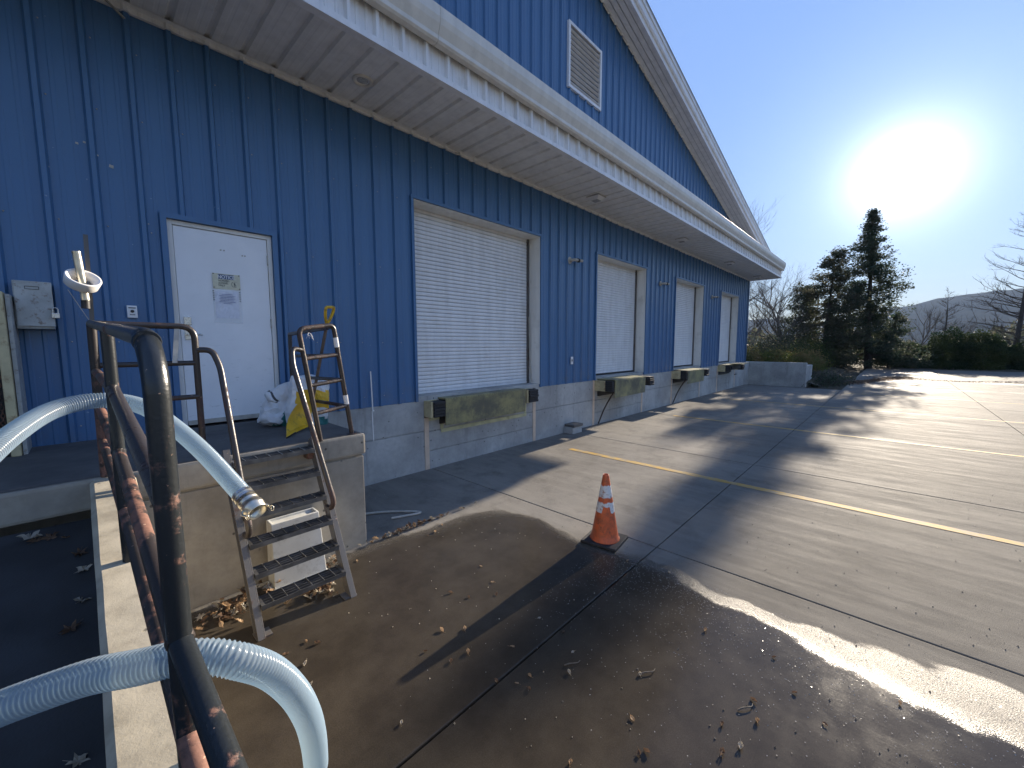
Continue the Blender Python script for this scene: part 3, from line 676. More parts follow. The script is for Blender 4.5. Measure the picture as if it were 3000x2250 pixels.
for z, xx in ((3.05, 1.10), (3.05, 1.13), (3.02, 1.30), (3.02, 1.325)):
    m = MB(); m.tube([(xx, .016, z), (xx, .011, z)], .008, 8); m.build('screw_cap', MAT['strap'], DR)

# text helper
def text_mesh(s, size, loc, mat, parent, name='lettering', ext=.0006, align='CENTER', rot=(math.pi/2, 0, 0), sx=1., bold=0):
    cu = bpy.data.curves.new(name, 'FONT'); cu.body = s; cu.size = size; cu.align_x = align; cu.extrude = ext; cu.offset = bold
    o = bpy.data.objects.new(name, cu); COL.objects.link(o); bpy.context.view_layer.update()
    me = bpy.data.meshes.new_from_object(o.evaluated_get(bpy.context.evaluated_depsgraph_get()))
    bpy.data.objects.remove(o); me.materials.clear(); me.materials.append(mat)
    q = place(name, me, loc, parent, rot); q.scale = (sx, 1, 1); return q
SG = thing('notice_sign', 'blue and yellowed NOTICE AUTHORIZED PERSONNEL ONLY sign on the white door', 'sign', (1.131, .012, 2.716))
SGY = .0125
m = MB()
sx0, sx1, sz0, sz1 = 1.006, 1.258, 2.632, 2.797
pts = []
for i in range(9):
    u = i/8; pts.append((sx0+(sx1-sx0)*u, SGY-.010*abs(2*u-1)**4-.001))
for i in range(8):
    (a, ya), (b, yb) = pts[i], pts[i+1]
    m.prism([(a, ya, sz0), (b, yb, sz0), (b, yb, sz1), (a, ya, sz1)], (0, .0015, 0))
m.build('sign_plate', MAT['signface'], SG)
m = MB(); m.box((sx0+.020, .0100, sz1-.058), (sx1-.018, .0108, sz1-.008)); m.build('sign_band', MAT['signblue'], SG)
text_mesh('NOTICE', .050, (1.132, .0096, sz1-.051), MAT['white'], SG, sx=.86, bold=.0010)
for i, s_ in enumerate(('AUTHORIZED', 'PERSONNEL', 'ONLY')): text_mesh(s_, .027, (1.085, .0104, sz1-.084-i*.026), MAT['ink'], SG, sx=.88, bold=.0004)
m = MB(); cx, cz = 1.208, 2.690
m.tube([(cx+.030*math.cos(t*math.pi/12), .0096, cz+.030*math.sin(t*math.pi/12)) for t in range(24)], .0017, 5, closed=True)
m.tube([(cx-.021, .0096, cz+.021), (cx+.021, .0096, cz-.021)], .0016, 5)
m.box((cx-.006, .0093, cz-.006), (cx+.006, .0105, cz+.010)); m.box((cx-.0055, .0093, cz-.023), (cx-.0012, .0105, cz-.0065)); m.box((cx+.0012, .0093, cz-.023), (cx+.0055, .0105, cz-.0065)); m.tube([(cx, .0094, cz+.0165), (cx, .0105, cz+.0165)], .005, 10)
m.build('symbol', MAT['ink'], SG)
for px_, pz_ in ((sx0+.008, sz0+.012), (sx1-.007, sz0+.010), (sx0+.008, sz1-.008), (sx1-.007, sz1-.008)):
    m = MB(); m.tube([(px_, .006, pz_), (px_, .0, pz_)], .006, 8); m.build('screw', MAT['pipe_rust'], SG)
PN = thing('paper_notice', 'creased white paper notice in a clear sleeve taped under the door sign', 'notice', (1.13, .012, 2.45))
m = MB(); n = 14; random.seed(2)
def gridsheet(m, x0, x1, z0, z1, y, amp, n=12):
    P = [[(x0+(x1-x0)*i/n, y+random.uniform(-amp, amp), z0+(z1-z0)*j/n) for j in range(n+1)] for i in range(n+1)]
    for i in range(n):
        for j in range(n): m.add([P[i][j], P[i+1][j], P[i+1][j+1], P[i][j+1]], [(0,1,2,3)])
gridsheet(m, 1.020, 1.236, 2.312, 2.612, .0095, .0018); m.build('paper', MAT['paper'], PN)
b_ = NB('clear_sleeve'); b_.set((.75, .8, .85), .12, 0, b_.bump(b_.noise(30, 4), .6, .004), .5); b_.b.inputs['Alpha'].default_value = .22
m = MB(); gridsheet(m, .998, 1.262, 2.262, 2.622, .0062, .0012); m.build('sleeve', b_.m, PN)
m = MB(); random.seed(4)
for i, w2 in enumerate((.10, .15, .125, .145, .13, .15, .075)):
    z = 2.572-i*.0165; x = 1.13-w2/2
    while x < 1.13+w2/2:
        l = random.uniform(.008, .028); m.box((x, .0048, z), (min(x+l, 1.13+w2/2), .0052, z+.0052)); x += l+.004
m.build('print_lines', MAT['inkblue'], PN)
m = MB()
for sx in (1.006, 1.250):
    for k in range(5): m.box((sx-.006, .0045, 2.60-k*.024), (sx+.006, .0052, 2.61-k*.024))
m.build('tape_mark', MAT['ink'], PN)

# ------------------------------------------------------------------ landing, ramp, curb
LD = thing('concrete_landing', 'raised grey concrete landing with a rounded lip in front of the white door', 'platform', (0, -1.6, 0))
PF = 3.77-CAMD; TOP = 1.14
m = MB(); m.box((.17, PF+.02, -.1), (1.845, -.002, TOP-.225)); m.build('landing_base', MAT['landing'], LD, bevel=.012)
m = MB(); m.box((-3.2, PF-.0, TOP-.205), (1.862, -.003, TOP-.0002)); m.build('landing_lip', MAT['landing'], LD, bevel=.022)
m = MB(); m.box((.17, PF+.035, TOP-.24), (1.83, -.01, TOP-.19)); m.build('lip_joint', MAT['landing'], LD)
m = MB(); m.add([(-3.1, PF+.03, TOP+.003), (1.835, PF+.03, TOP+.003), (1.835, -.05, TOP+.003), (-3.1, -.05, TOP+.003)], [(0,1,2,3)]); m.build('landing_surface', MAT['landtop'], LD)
m = MB(); random.seed(6)
P = []
for i in range(13):
    row = []
    for j in range(30):
        y = PF-.002-j*.22; row.append((-3.2+i*.253 if i < 12 else -.045, y, .885-.12*(j*.22)+random.uniform(-.004, .004)))
    P.append(row)
for i in range(12):
    for j in range(29): m.add([P[i][j], P[i+1][j], P[i+1][j+1], P[i][j+1]], [(0,1,2,3)])
m.build('ramp', MAT['ramp'], kind='structure')
CB = thing('concrete_curb', 'sloping concrete curb wall under the black handrail, sunlit on top', 'wall', (.06, -3, 0))
m = MB(); ya, yb = PF-.004, PF-6.3
def cz_(y): return TOP-.005-.125*(PF-y)
prof = lambda y: [(-.040, y, -.1), (-.040, y, cz_(y)-.022), (-.018, y, cz_(y)), (.165, y, cz_(y)), (.18, y, cz_(y)-.012), (.18, y, -.1)]
A_, B_ = prof(ya), prof(yb)
n = 24; rows = []
for k in range(n+1):
    y = ya+(yb-ya)*k/n; r_ = prof(y)
    random.seed(k); r_ = [(p[0]+random.uniform(-.002, .002), p[1], p[2]+random.uniform(-.0015, .0015)) for p in r_]; rows.append(r_)
vs = [p for r_ in rows for p in r_]
m.add(vs, [(i*6+k, i*6+k+1, (i+1)*6+k+1, (i+1)*6+k) for i in range(n) for k in range(5)] + [(0,1,2,3,4,5)])
m.build('curb_body', MAT['curb'], CB)

# ------------------------------------------------------------------ railings
HR = thing('ramp_handrail', 'black painted rusty pipe handrail with sloping bars along the ramp curb', 'handrail', tuple(c(.07, 1.2, -1.1)))
PR = .0245
def pipe(name, pts, r, mat, parent, rr=.09, n=16):
    m = MB(); m.tube(round_path(pts, rr) if len(pts) > 2 else pts, r, n); return m.build(name, mat, parent)
def collar(p, d, r, mat, parent):
    m = MB(); d = Vector(d).normalized(); p = Vector(p)
    m.tube([p-d*.012, p-d*.006, p+d*.004, p+d*.011], [r*1.01, r*1.10, r*1.12, r*1.01], 16); m.build('weld_collar', mat, parent)
far = lambda z: c(.042, 3.72, z); mid = lambda z: c(.076, 2.6, z); near = lambda z: c(.104, 1.2, z)
pipe('top_rail', [c(.042, 3.72, .142), c(.075, 2.6, .082), c(.100, 1.25, .018), c(.104, 1.18, -.06), c(.104, 1.18, -.25)], PR, MAT['pipe'], HR, .075)
pipe('post', [c(.104, 1.18, -.25), c(.108, 1.18, cz_(1.18-CAMD)-CAMH-.0)], PR, MAT['pipe'], HR)
pipe('post', [mid(.075), c(.076, 2.6, cz_(2.6-CAMD)-CAMH-.0)], PR*.98, MAT['pipe'], HR)
pipe('post', [far(.14), c(.036, 3.79, -.868)], PR*.98, MAT['pipe_rust'], HR)
pipe('middle_rail', [far(-.165), mid(-.195)], PR*.95, MAT['pipe_rust'], HR)
pipe('middle_rail', [mid(-.195), near(-.36)], PR*.98, MAT['pipe_brown'], HR)
pipe('middle_rail', [far(-.40), mid(-.49)], PR*.95, MAT['pipe_rust'], HR)
pipe('middle_rail', [mid(-.49), near(-.70)], PR*.95, MAT['pipe_rust'], HR)
pipe('bottom_rail', [far(-.62), mid(-.775), near(-.93), c(.12, .6, -1.03), c(.14, -.6, -1.2)], PR*.95, MAT['pipe_rust'], HR, .02)
pipe('middle_rail', [c(.106, 1.185, -.69), c(.128, .86, -.775), c(.17, .0, -.95), c(.18, -.8, -1.1)], PR, MAT['pipe'], HR, .05)
collar(c(.106, 1.182, -.69), (0, -1, -.3), PR*1.05, MAT['pipe_rust'], HR); collar(mid(-.20), (0, 0, 1), PR, MAT['pipe'], HR); collar(mid(-.49), (0, 0, 1), PR, MAT['pipe'], HR)
collar(c(.100, 1.25, .010), (0, 1, .06), PR*1.0, MAT['pipe'], HR)
GR = thing('landing_guard_rail', 'dark pipe guard rail on the landing edge left of the steel steps', 'guard rail', tuple(c(.56, 3.78, -.87)))
q = .021
pipe('top_rail', [c(.042, 3.74, .142), c(.563, 3.74, .140), c(.566, 3.76, -.868)], q, MAT['pipe_brown'], GR, .09)
for z in (-.125, -.375): pipe('middle_rail', [c(.045, 3.745, z), c(.563, 3.745, z)], q*.85, MAT['pipe_brown'], GR)
m = MB(); m.tube([c(.52-.02, 3.74, .143), c(.52-.02, 3.765, .12)], .02, 8)
m = MB(); a = c(.455, 3.735, .165); d = Vector((.028, 0, 0))
m.prism([a, a+d, c(.42, 3.70, -.12)+d, c(.42, 3.70, -.12)], (0, .002, 0)); m.build('plastic_tie', MAT['strap'], None, label='pale flat strap hanging from the guard rail beside the door', cat='strap')
# right-hand guard with its return to the wall
G2 = thing('side_guard_rail', 'dark pipe guard rail with white tape marks at the right end of the landing', 'guard rail', tuple(c(1.756, 3.84, -.87)))
Lp = lambda z: c(1.272+(.13-z)*.150, 3.72+(.13-z)*.03, z); Rp = lambda z: c(1.603+(.19-z)*.145, 3.80+(.19-z)*.04, z)
pipe('top_rail', [Lp(-.868), Lp(.142), Rp(.192), Rp(-.868)], q, MAT['pipe_brown'], G2, .06)
for z in (-.105, -.345, -.60): pipe('middle_rail', [Lp(z-.01), Rp(z+.02)], q*.85, MAT['pipe_brown'], G2)
bp_ = lambda z: c(1.63, 5.05, z)
pipe('wall_post', [bp_(.13), bp_(-.868)], q, MAT['pipe_brown'], G2)
pipe('top_rail', [bp_(.13), Rp(.175)], q, MAT['pipe_brown'], G2)
for z, zz in ((-.12, -.09), (-.36, -.325), (-.60, -.585)): pipe('middle_rail', [bp_(z), Rp(zz)], q*.85, MAT['pipe_brown'], G2)
for z in (.03, -.52):
    m = MB(); a = Rp(z+.045); b = Rp(z-.045); m.tube([a, b], q*1.06, 16, cap=False); m.build('tape_band', MAT['tape'], G2)
m = MB(); m.tube([c(1.756, 3.84, -.868), c(1.756, 3.84, -.860)], .045, 16); m.build('base_ring', MAT['pipe_brown'], G2)
m = MB()
for k in range(5):
    random.seed(k); p = c(1.36, 3.735, .115); m.tube(crom([p, p+Vector((random.uniform(-.02, .02), -.01, -.02)), p+Vector((random.uniform(-.035, .035), -.012, random.uniform(-.07, -.03)))], 4), .0015, 4)
m.build('string_scrap', MAT['tape'], None, label='frayed white string knotted on the top bar of the right guard rail', cat='string')
# ------------------------------------------------------------------ steel steps
ST = thing('steel_steps', 'steep steel steps with open grating treads and bent handrails', 'steps', tuple(c(1.03, 3.1, -2.01)))
for X in (.715, 1.325):
    m = MB(); y0, z0, y1, z1 = 3.02, -2.008, 3.70, -.80
    dy, dz = y1-y0, z1-z0; L_ = math.hypot(dy, dz); u = Vector((0, dy/L_, dz/L_)); nrm = Vector((0, u.z, -u.y))
    o_ = c(X-.004, y0, z0)
    m.obox(o_, (.008, 0, 0), u*L_, nrm*.10)
    sgn = -1 if X < 1 else 1
    m.obox(o_+Vector((.004+(.0045 if sgn > 0 else -.0425), 0, 0)), (.038, 0, 0), u*L_, nrm*.008); m.obox(o_+Vector((.004+(.0045 if sgn > 0 else -.0425), 0, 0))+nrm*.092, (.038, 0, 0), u*L_, nrm*.008)
    m.build('stringer', MAT['steel'], ST, bevel=.002)
    m = MB(); m.box(tuple(c(X-.05, 3.03, -2.009)), tuple(c(X+.05, 3.13, -2.0))); m.build('foot_plate', MAT['steel'], ST)
    m = MB(); m.box(tuple(c(X-.05, 3.66, -.99)), tuple(c(X+.05, 3.768, -.93))); m.build('wall_lug', MAT['pipe_rust'], ST)
for i in range(6):
    fy = 3.62-i*.104; fz = -.895-i*.1835
    T = bpy.data.objects.new('tread', None); link(T, ST); T.location = c(1.02, fy, fz)-ST.location
    m = MB()
    for k in range(1, 5): mb = MB(); mb.box(tuple(c(.746, fy+k*.034, fz-.028)), tuple(c(1.294, fy+k*.034+.004, fz))); mb.build('bearing_bar', MAT['grate'], T)
    m.box(tuple(c(.745, fy-.006, fz-.032)), tuple(c(1.295, fy-.001, fz+.002)))
    for X in (.722, 1.295): m.box(tuple(c(X, fy-.006, fz-.034)), tuple(c(X+.023, fy+.145, fz+.002)))
    m.build('tread_frame', MAT['grate'], T)
    for k in range(6): m = MB(); X = .80+k*.088; m.tube([c(X, fy-.004, fz+.0015), c(X, fy+.142, fz+.0015)], .0032, 6); m.build('cross_rod', MAT['stainless'], T)
pipe('handrail', [c(.566, 3.745, -.03), c(.655, 3.70, -.03), c(.69, 3.66, -.16), c(.715, 3.245, -1.30), c(.715, 3.30, -1.375), c(.715, 3.40, -1.38)], q, MAT['pipe_brown'], ST, .05)
pipe('handrail', [Lp(-.04), c(1.20, 3.69, -.02), c(1.19, 3.65, -.16), c(1.325, 3.28, -1.28), c(1.325, 3.33, -1.355), c(1.325, 3.42, -1.36)], q, MAT['pipe_brown'], ST, .05)

# ------------------------------------------------------------------ hoses
def hose(name, pts, r, label, pitch=.0125):
    path = crom(pts, 14); d = [0]
    for a, b in zip(path, path[1:]): d.append(d[-1]+(b-a).length)
    tot = d[-1]; n = int(tot/pitch*4); m = MB(); P = []; Rr = []
    for k in range(n+1):
        s_ = tot*k/n; i = min(max(np.searchsorted(d, s_)-1, 0), len(path)-2); t = (s_-d[i])/max(d[i+1]-d[i], 1e-9)
        P.append(path[i].lerp(path[i+1], t)); Rr.append(r+(.0030, .0012, -.0020, -.0002)[k % 4])
    m.tube(P, Rr, 28, cap=False); m.build(name+'_wall', MAT['hose'], HO[0]); return P
HO = [thing('suction_hose', 'clear ribbed suction hose draped over the handrail, cam coupling pointing at the steps', 'hose', tuple(c(.0, 3.3, -.3)))]
p1 = [(-.62, 1.95, -.78), (-.44, 2.30, -.60), (-.33, 2.58, -.475), (-.259, 2.776, -.40), (-.18, 3.00, -.345), (-.10, 3.13, -.315), (.011, 3.18, -.30), (.122, 3.17, -.312), (.226, 3.06, -.358), (.325, 2.86, -.463), (.402, 2.638, -.572), (.468, 2.405, -.695), (.503, 2.285, -.765)]
P1 = hose('hose', [c(*p) for p in p1], .041, '')
dd = (P1[-1]-P1[-12]).normalized(); e = P1[-1]
m = MB(); m.lathe([(.040, -.05), (.0455, -.05), (.0455, -.035), (.044, -.030), (.044, .0), (.0475, .003), (.0475, .012), (.045, .015), (.045, .035), (.051, .038), (.051, .062), (.047, .066), (.047, .09), (.041, .092), (.040, .02)], e, 28, dd); m.build('coupling', MAT['alu'], HO[0])
sidev = dd.cross(Vector((0, 0, 1))).normalized(); upv = sidev.cross(dd).normalized()
for s_ in (-1, 1):
    m = MB(); a = e+dd*.055+sidev*s_*.052; m.tube(crom([a, a+dd*.02+sidev*s_*.012, a+dd*.045+sidev*s_*.006+upv*.01], 5), .0055, 8)
    rc = a+dd*.05+sidev*s_*.008+upv*.012; m.tube([rc+.014*(math.cos(t)*dd+math.sin(t)*upv) for t in [i*math.pi/6 for i in range(12)]], .0018, 6, closed=True)
    m.build('cam_lever', MAT['alu'], HO[0])
for s_ in (-.045, -.018):
    m = MB(); a = e+dd*s_; m.tube([a-dd*.0065, a+dd*.0065], .0475, 24, cap=False); m.build('hose_clamp', MAT['stainless'], HO[0])
HO[0] = thing('suction_hose', 'thick clear ribbed hose arching through the lower bars of the near handrail', 'hose', tuple(c(.0, 1.5, -.9)))
p2 = [(-.55, 1.90, -1.16), (-.40, 1.78, -1.06), (-.269, 1.683, -.974), (-.218, 1.633, -.939), (-.134, 1.578, -.912), (-.048, 1.519, -.888), (.04, 1.443, -.872), (.107, 1.390, -.860), (.175, 1.345, -.867), (.242, 1.313, -.903), (.322, 1.333, -.998), (.393, 1.369, -1.136), (.45, 1.431, -1.304), (.492, 1.508, -1.483), (.53, 1.61, -1.70), (.565, 1.72, -1.90), (.66, 1.66, -1.965), (.9, 1.3, -1.966), (1.2, .6, -1.966)]
hose('hose', [c(*p) for p in p2], .0425, '')

# ------------------------------------------------------------------ tape roll on its pole
TP = thing('strapping_dispenser', 'grey steel stake strapped to the handrail corner holding up a roll', 'stake', tuple(c(.045, 3.78, .1)))
m = MB(); m.obox(c(.030, 3.80, -.30), (.022, 0, 0), (0, .006, 0), (.016, 0, 1.01)); m.build('flat_bar', MAT['steel'], TP)
m = MB(); m.tube([c(.008, 3.72, .585), c(.028, 3.74, .29)], .0205, 14); m.build('spindle', MAT['alu'], TP)
m = MB(); m.tube([c(.026, 3.78, .24), c(.028, 3.78, .33)], .021, 12); m.build('spindle_cap', MAT['black'], TP)
m = MB(); m.tube([c(.036, 3.76, .40), c(.050, 3.74, .355)], .022, 12); m.build('bracket', MAT['steel'], TP)
TR = thing('strapping_roll', 'white translucent roll of strapping tilted on the stake', 'roll', tuple(c(.025, 3.70, .40)))
m = MB(); ax = Vector((.25, -.62, .72)).normalized()
m.lathe([(.048, -.032), (.074, -.032), (.078, -.028), (.084, .026), (.082, .031), (.074, .031), (.066, .022), (.052, .006), (.048, -.01), (.048, -.032)], c(.022, 3.72, .405), 40, ax); m.build('roll_body', MAT['tape'], TR)
m = MB(); a = c(-.045, 3.70, .345); b = c(.038, 3.735, .15); m.obox(a, (.004, 0, 0), b-a, (0, .012, 0)); m.build('loose_strap', MAT['strap'], TR)

# ------------------------------------------------------------------ things on the wall
EB = thing('utility_box', 'grey weathered steel utility box on the blue wall at the far left', 'box', tuple(c(-.26, 5.3, .34)))
m = MB(); m.box(tuple(c(-.365, 5.20, .145)), tuple(c(-.160, 5.395, .535))); m.build('box_body', MAT['boxgrey'], EB, bevel=.006)
m = MB(); m.box(tuple(c(-.357, 5.180, .165)), tuple(c(-.152, 5.196, .530))); m.build('box_cover', MAT['boxgrey'], EB, bevel=.004)
m = MB()
for a, b in (((-.300, 5.176, .488), (-.222, 5.1795, .491)), ((-.300, 5.176, .466), (-.222, 5.1795, .469)), ((-.300, 5.176, .4695), (-.297, 5.1795, .4875)), ((-.225, 5.176, .4695), (-.222, 5.1795, .4875))): m.box(tuple(c(*a)), tuple(c(*b)))
m.build('label_frame', MAT['ink'], EB)
m = MB(); m.tube([c(-.262, 5.180, .30), c(-.262, 5.172, .30)], .008, 10); m.box(tuple(c(-.385, 5.23, .19)), tuple(c(-.366, 5.36, .31))); m.build('latch', MAT['boxgrey'], EB)
PD = thing('padlock', 'silver padlock hanging on the latch of the grey utility box', 'padlock', tuple(c(-.145, 5.16, .29)))
m = MB(); m.box(tuple(c(-.168, 5.150, .235)), tuple(c(-.122, 5.172, .278))); m.build('lock_body', MAT['stainless'], PD, bevel=.004)
m = MB(); m.tube(round_path([c(-.160, 5.161, .276), c(-.160, 5.161, .322), c(-.130, 5.161, .322), c(-.130, 5.161, .276)], .015), .0042, 8); m.build('shackle', MAT['stainless'], PD)
CR = thing('card_reader', 'small white button plate on the blue wall left of the door', 'switch', tuple(c(.344, 5.37, .33)))
m = MB(); m.box(tuple(c(.308, 5.362, .272)), tuple(c(.380, 5.398, .388))); m.build('plate', MAT['white'], CR, bevel=.004)
m = MB(); m.tube([c(.344, 5.361, .333), c(.344, 5.350, .333)], .014, 14); m.build('button', MAT['black'], CR)
m = MB(); m.box(tuple(c(.318, 5.357, .362)), tuple(c(.370, 5.361, .370))); m.box(tuple(c(.325, 5.357, .298)), tuple(c(.363, 5.361, .304))); m.build('marking', MAT['ink'], CR)
# beige door guard with its chain at the left edge
DG = thing('door_guard', 'beige rust-streaked steel door guard with a hanging chain at the left edge', 'guard', tuple(c(-.45, 5.1, -.87)))
m = MB(); m.box(tuple(c(-.395, 5.03, -.868)), tuple(c(-.372, 5.38, .405))); m.build('flange', MAT['boxgrey'], DG)
m = MB(); m.box(tuple(c(-.455, 4.98, -.868)), tuple(c(-.400, 5.38, .42))); m.build('channel', MAT['beige'], DG, bevel=.01)
m = MB(); m.box(tuple(c(-.495, 5.02, -.868)), tuple(c(-.456, 5.38, .40))); m.build('slot', MAT['black'], DG)
m = MB(); m.box(tuple(c(-.90, 4.98, -.868)), tuple(c(-.496, 5.38, .42))); m.build('channel', MAT['beige'], DG, bevel=.01)
ch = MB()
ch.tube([(0.011*math.cos(t), 0, .019*math.sin(t)) for t in [i*math.pi/5 for i in range(10)]], .0035, 5, closed=True); t_ = ch.build('chain_link', MAT['pipe_rust']); cm = t_.data; bpy.data.objects.remove(t_)
for k in range(40):
    place('chain_link', cm, c(-.475+.004*math.sin(k*.7), 5.005, .36-k*.030), DG, (0, 0, (k % 2)*math.pi/2+.3))
# white tape line by the landing
m = MB(); m.obox(c(2.747, 5.355, -.365), (.016, 0, 0), (0, .004, 0), (.014, 0, -.57)); m.obox(c(2.770, 5.394, -.94), (.016, 0, 0), (0, .005, 0), (.006, 0, -.44)); m.tube([c(2.77, 5.35, -.937), c(2.785, 5.37, -.932)], .012, 8)
m.build('sealant_strip', MAT['tape'], None, label='thin white strip running down the wall beside the landing', cat='strip')
m = MB(); m.box(tuple(c(7.63, 5.362, -.44)), tuple(c(7.72, 5.368, -.27))); STK = m.build('wall_sticker', MAT['white'], None, label='small white sticker with a black diamond between the first two roller doors', cat='sticker')
m = MB(); m.prism([c(7.675, 5.3615, -.40), c(7.70, 5.3615, -.355), c(7.675, 5.3615, -.31), c(7.65, 5.3615, -.355)], (0, -.001, 0)); m.build('diamond', MAT['ink'], STK)
for i, (X, lb) in enumerate(((7.55, 'capped pipe stub on the wall between first and second roller doors'), (12.35, 'capped pipe stub on the wall between second and third roller doors'), (17.22, 'faint pipe stub on the wall between third and fourth roller doors'))):
    T = thing('pipe_stub', lb, 'pipe', tuple(c(X, 5.36, 1.87)), 'pipe stubs between the roller doors')
    m = MB(); m.tube([c(X, 5.385, 1.87), c(X, 5.36, 1.87)], .075, 16); m.build('flange', MAT['strap'], T)
    m = MB(); m.tube([c(X, 5.36, 1.87), c(X+.02, 5.25, 1.87), c(X+.06, 5.24, 1.87), c(X+.30, 5.24, 1.88)], .032, 10); m.build('pipe', MAT['strap'], T)
    m = MB(); m.tube([c(X+.12, 5.24, 1.87), c(X+.17, 5.24, 1.87)], .045, 10); m.build('cap', MAT['rubber'], T)
# lights in the soffit
T = thing('recessed_light', 'round recessed light in the white soffit above the door', 'light', (2.464, 4.794-CAMD, 5.14))
m = MB(); m.lathe([(.075, .03), (.078, -.002), (.085, -.012), (.112, -.012), (.118, -.004), (.118, .004)], (2.50, -.60, 5.14), 32); m.build('trim_ring', MAT['gutter'], T)
m = MB(); m.lathe([(.001, -.001), (.03, .0), (.05, .003), (.07, .012), (.08, .03)], (2.50, -.60, 5.135), 28); m.build('bulb', MAT['lens'], T)
for i, X in enumerate((7.70, 12.45, 17.22, 21.6)):
    T = thing('canopy_light', ('square', 'thin square', 'distant square', 'farthest square')[i]+' canopy light under the soffit near the '+('second', 'third', 'fourth', 'last')[i]+(' roller door' if i < 3 else ' corner of the wall'), 'light', (X, -.59, 5.14), 'square lights under the canopy')
    m = MB(); m.prism([(X-.15, -.74, 5.139), (X+.15, -.74, 5.139), (X+.15, -.44, 5.139), (X-.15, -.44, 5.139)], (0, 0, -.02)); m.build('mounting', MAT['strap'], T)
    m = MB(); P0 = [(X-.14, -.73, 5.118), (X+.14, -.73, 5.118), (X+.14, -.45, 5.118), (X-.14, -.45, 5.118)]; P1_ = [(X-.08, -.67, 5.06), (X+.08, -.67, 5.06), (X+.08, -.51, 5.06), (X-.08, -.51, 5.06)]
    m.add(P0+P1_, [(0,1,5,4), (1,2,6,5), (2,3,7,6), (3,0,4,7), (4,5,6,7)]); m.build('housing', MAT['fascia'], T)
    m = MB(); m.box((X-.075, -.665, 5.052), (X+.075, -.515, 5.059)); m.build('lens', MAT['lens'], T)
# scraps of foam / nests hanging at the soffit edge
for i, (X, ln, lb) in enumerate(((.33, .30, 'long pale lath hanging from the soffit edge at upper left'), (4.42, .16, 'short pale scrap sticking out under the soffit over the first roller door'), (11.9, .22, 'pale scrap hanging under the soffit by the third roller door'))):
    m = MB(); m.obox((X, -.06, 5.12), (.02, 0, 0), (0, .02, 0), ((.12, -.10, -.16) if i == 0 else (-ln*.8, -.05, -.05))); m.build('lath_scrap', MAT['strap'], None, label=lb, cat='scrap')

# ------------------------------------------------------------------ things on the landing
def crumple(o, amp, seed, scale=6):
    rng = random.Random(seed); off = Vector((rng.random()*50, 0, 0))
    from mathutils import noise as mn
    for v_ in o.data.vertices: v_.co += mn.noise_vector(v_.co*scale+off)*amp + mn.noise_vector(v_.co*scale*3+off)*amp*.4
    o.data.update()
def softbox(name, ctr, size, rot, mats, parent, seed, amp=.03, pick=None, n=10):
    bm = bmesh.new(); bmesh.ops.create_cube(bm, size=1); bmesh.ops.subdivide_edges(bm, edges=bm.edges, cuts=n, use_grid_fill=True)
    for v_ in bm.verts:
        x, y, z = v_.co*2; r_ = (abs(x)**4+abs(y)**4+abs(z)**4)**.25; k_ = 1/max(r_, 1e-3)*.5+.5
        v_.co = Vector((v_.co.x*k_*size[0], v_.co.y*k_*size[1]*(1-.35*max(0, z)), v_.co.z*k_*size[2]))
    me = bpy.data.meshes.new(name); bm.to_mesh(me); bm.free()
    for m_ in mats: me.materials.append(m_)
    o = bpy.data.objects.new(name, me); link(o, parent); crumple(o, amp, seed)
    if pick:
        for f_ in me.polygons: f_.material_index = pick(f_.center.x/size[0], f_.center.y/size[1], f_.center.z/size[2])
    for f_ in me.polygons: f_.use_smooth = False
    me.transform(Matrix.Translation(Vector(ctr)-(parent.location if parent else Vector())) @ rot.to_4x4())
    return o
from mathutils import Euler
T = thing('salt_bag', 'upright white woven bag with a yellow printed band beside the door', 'bag', tuple(c(1.62, 4.80, -.87)))
softbox('bag_body', c(1.66, 4.66, -.61), (.40, .24, .56), Euler((0, .06, -.35)).to_matrix(), [MAT['bag'], MAT['yellow'], MAT['teal']], T, 3, .035,
        lambda x, y, z: 1 if (-.1 < z < .22 and x > -.3) else (2 if (z < -.30 and x > .25) else 0), 14)
T = thing('salt_bag', 'slumped white bag with teal print against the foot of the white door', 'bag', tuple(c(1.42, 4.88, -.87)))
softbox('bag_body', c(1.44, 4.86, -.715), (.36, .24, .33), Euler((0, .35, .2)).to_matrix(), [MAT['bag'], MAT['teal']], T, 8, .045,
        lambda x, y, z: 1 if (-.12 < x < .2 and z < .02) else 0, 14)
m = softbox('bag_flap', c(1.46, 4.83, -.50), (.34, .14, .15), Euler((0, -.35, .1)).to_matrix(), [MAT['bag'], MAT['ink']], T, 12, .03, lambda x, y, z: 1 if -.40 < x < -.34 else 0, 12)
SH = thing('snow_shovel', 'snow shovel with yellow D grip and scuffed yellow scoop leaning by the door', 'shovel', tuple(c(1.3, 4.1, -.87)))
top = c(1.711, 4.2, .222); bot = c(1.641, 4.5, -.594)
m = MB(); m.tube([top, bot], .016, 10); m.build('shaft', MAT['wood'], SH)
ud = (top-bot).normalized(); sdv = Vector((.9, .42, 0)); sdv = (sdv-ud*sdv.dot(ud)).normalized()
m = MB()
lp = [top-ud*.02, top+ud*.02+sdv*.018, top+ud*.10+sdv*.046, top+ud*.165+sdv*.050, top+ud*.172, top+ud*.165-sdv*.050, top+ud*.10-sdv*.046, top+ud*.02-sdv*.018]
m.tube(crom(lp[1:], 5), .015, 10); m.tube([top-ud*.06, top+ud*.03], .021, 12); m.build('grip', MAT['yellow'], SH)
m = MB()
rows = []
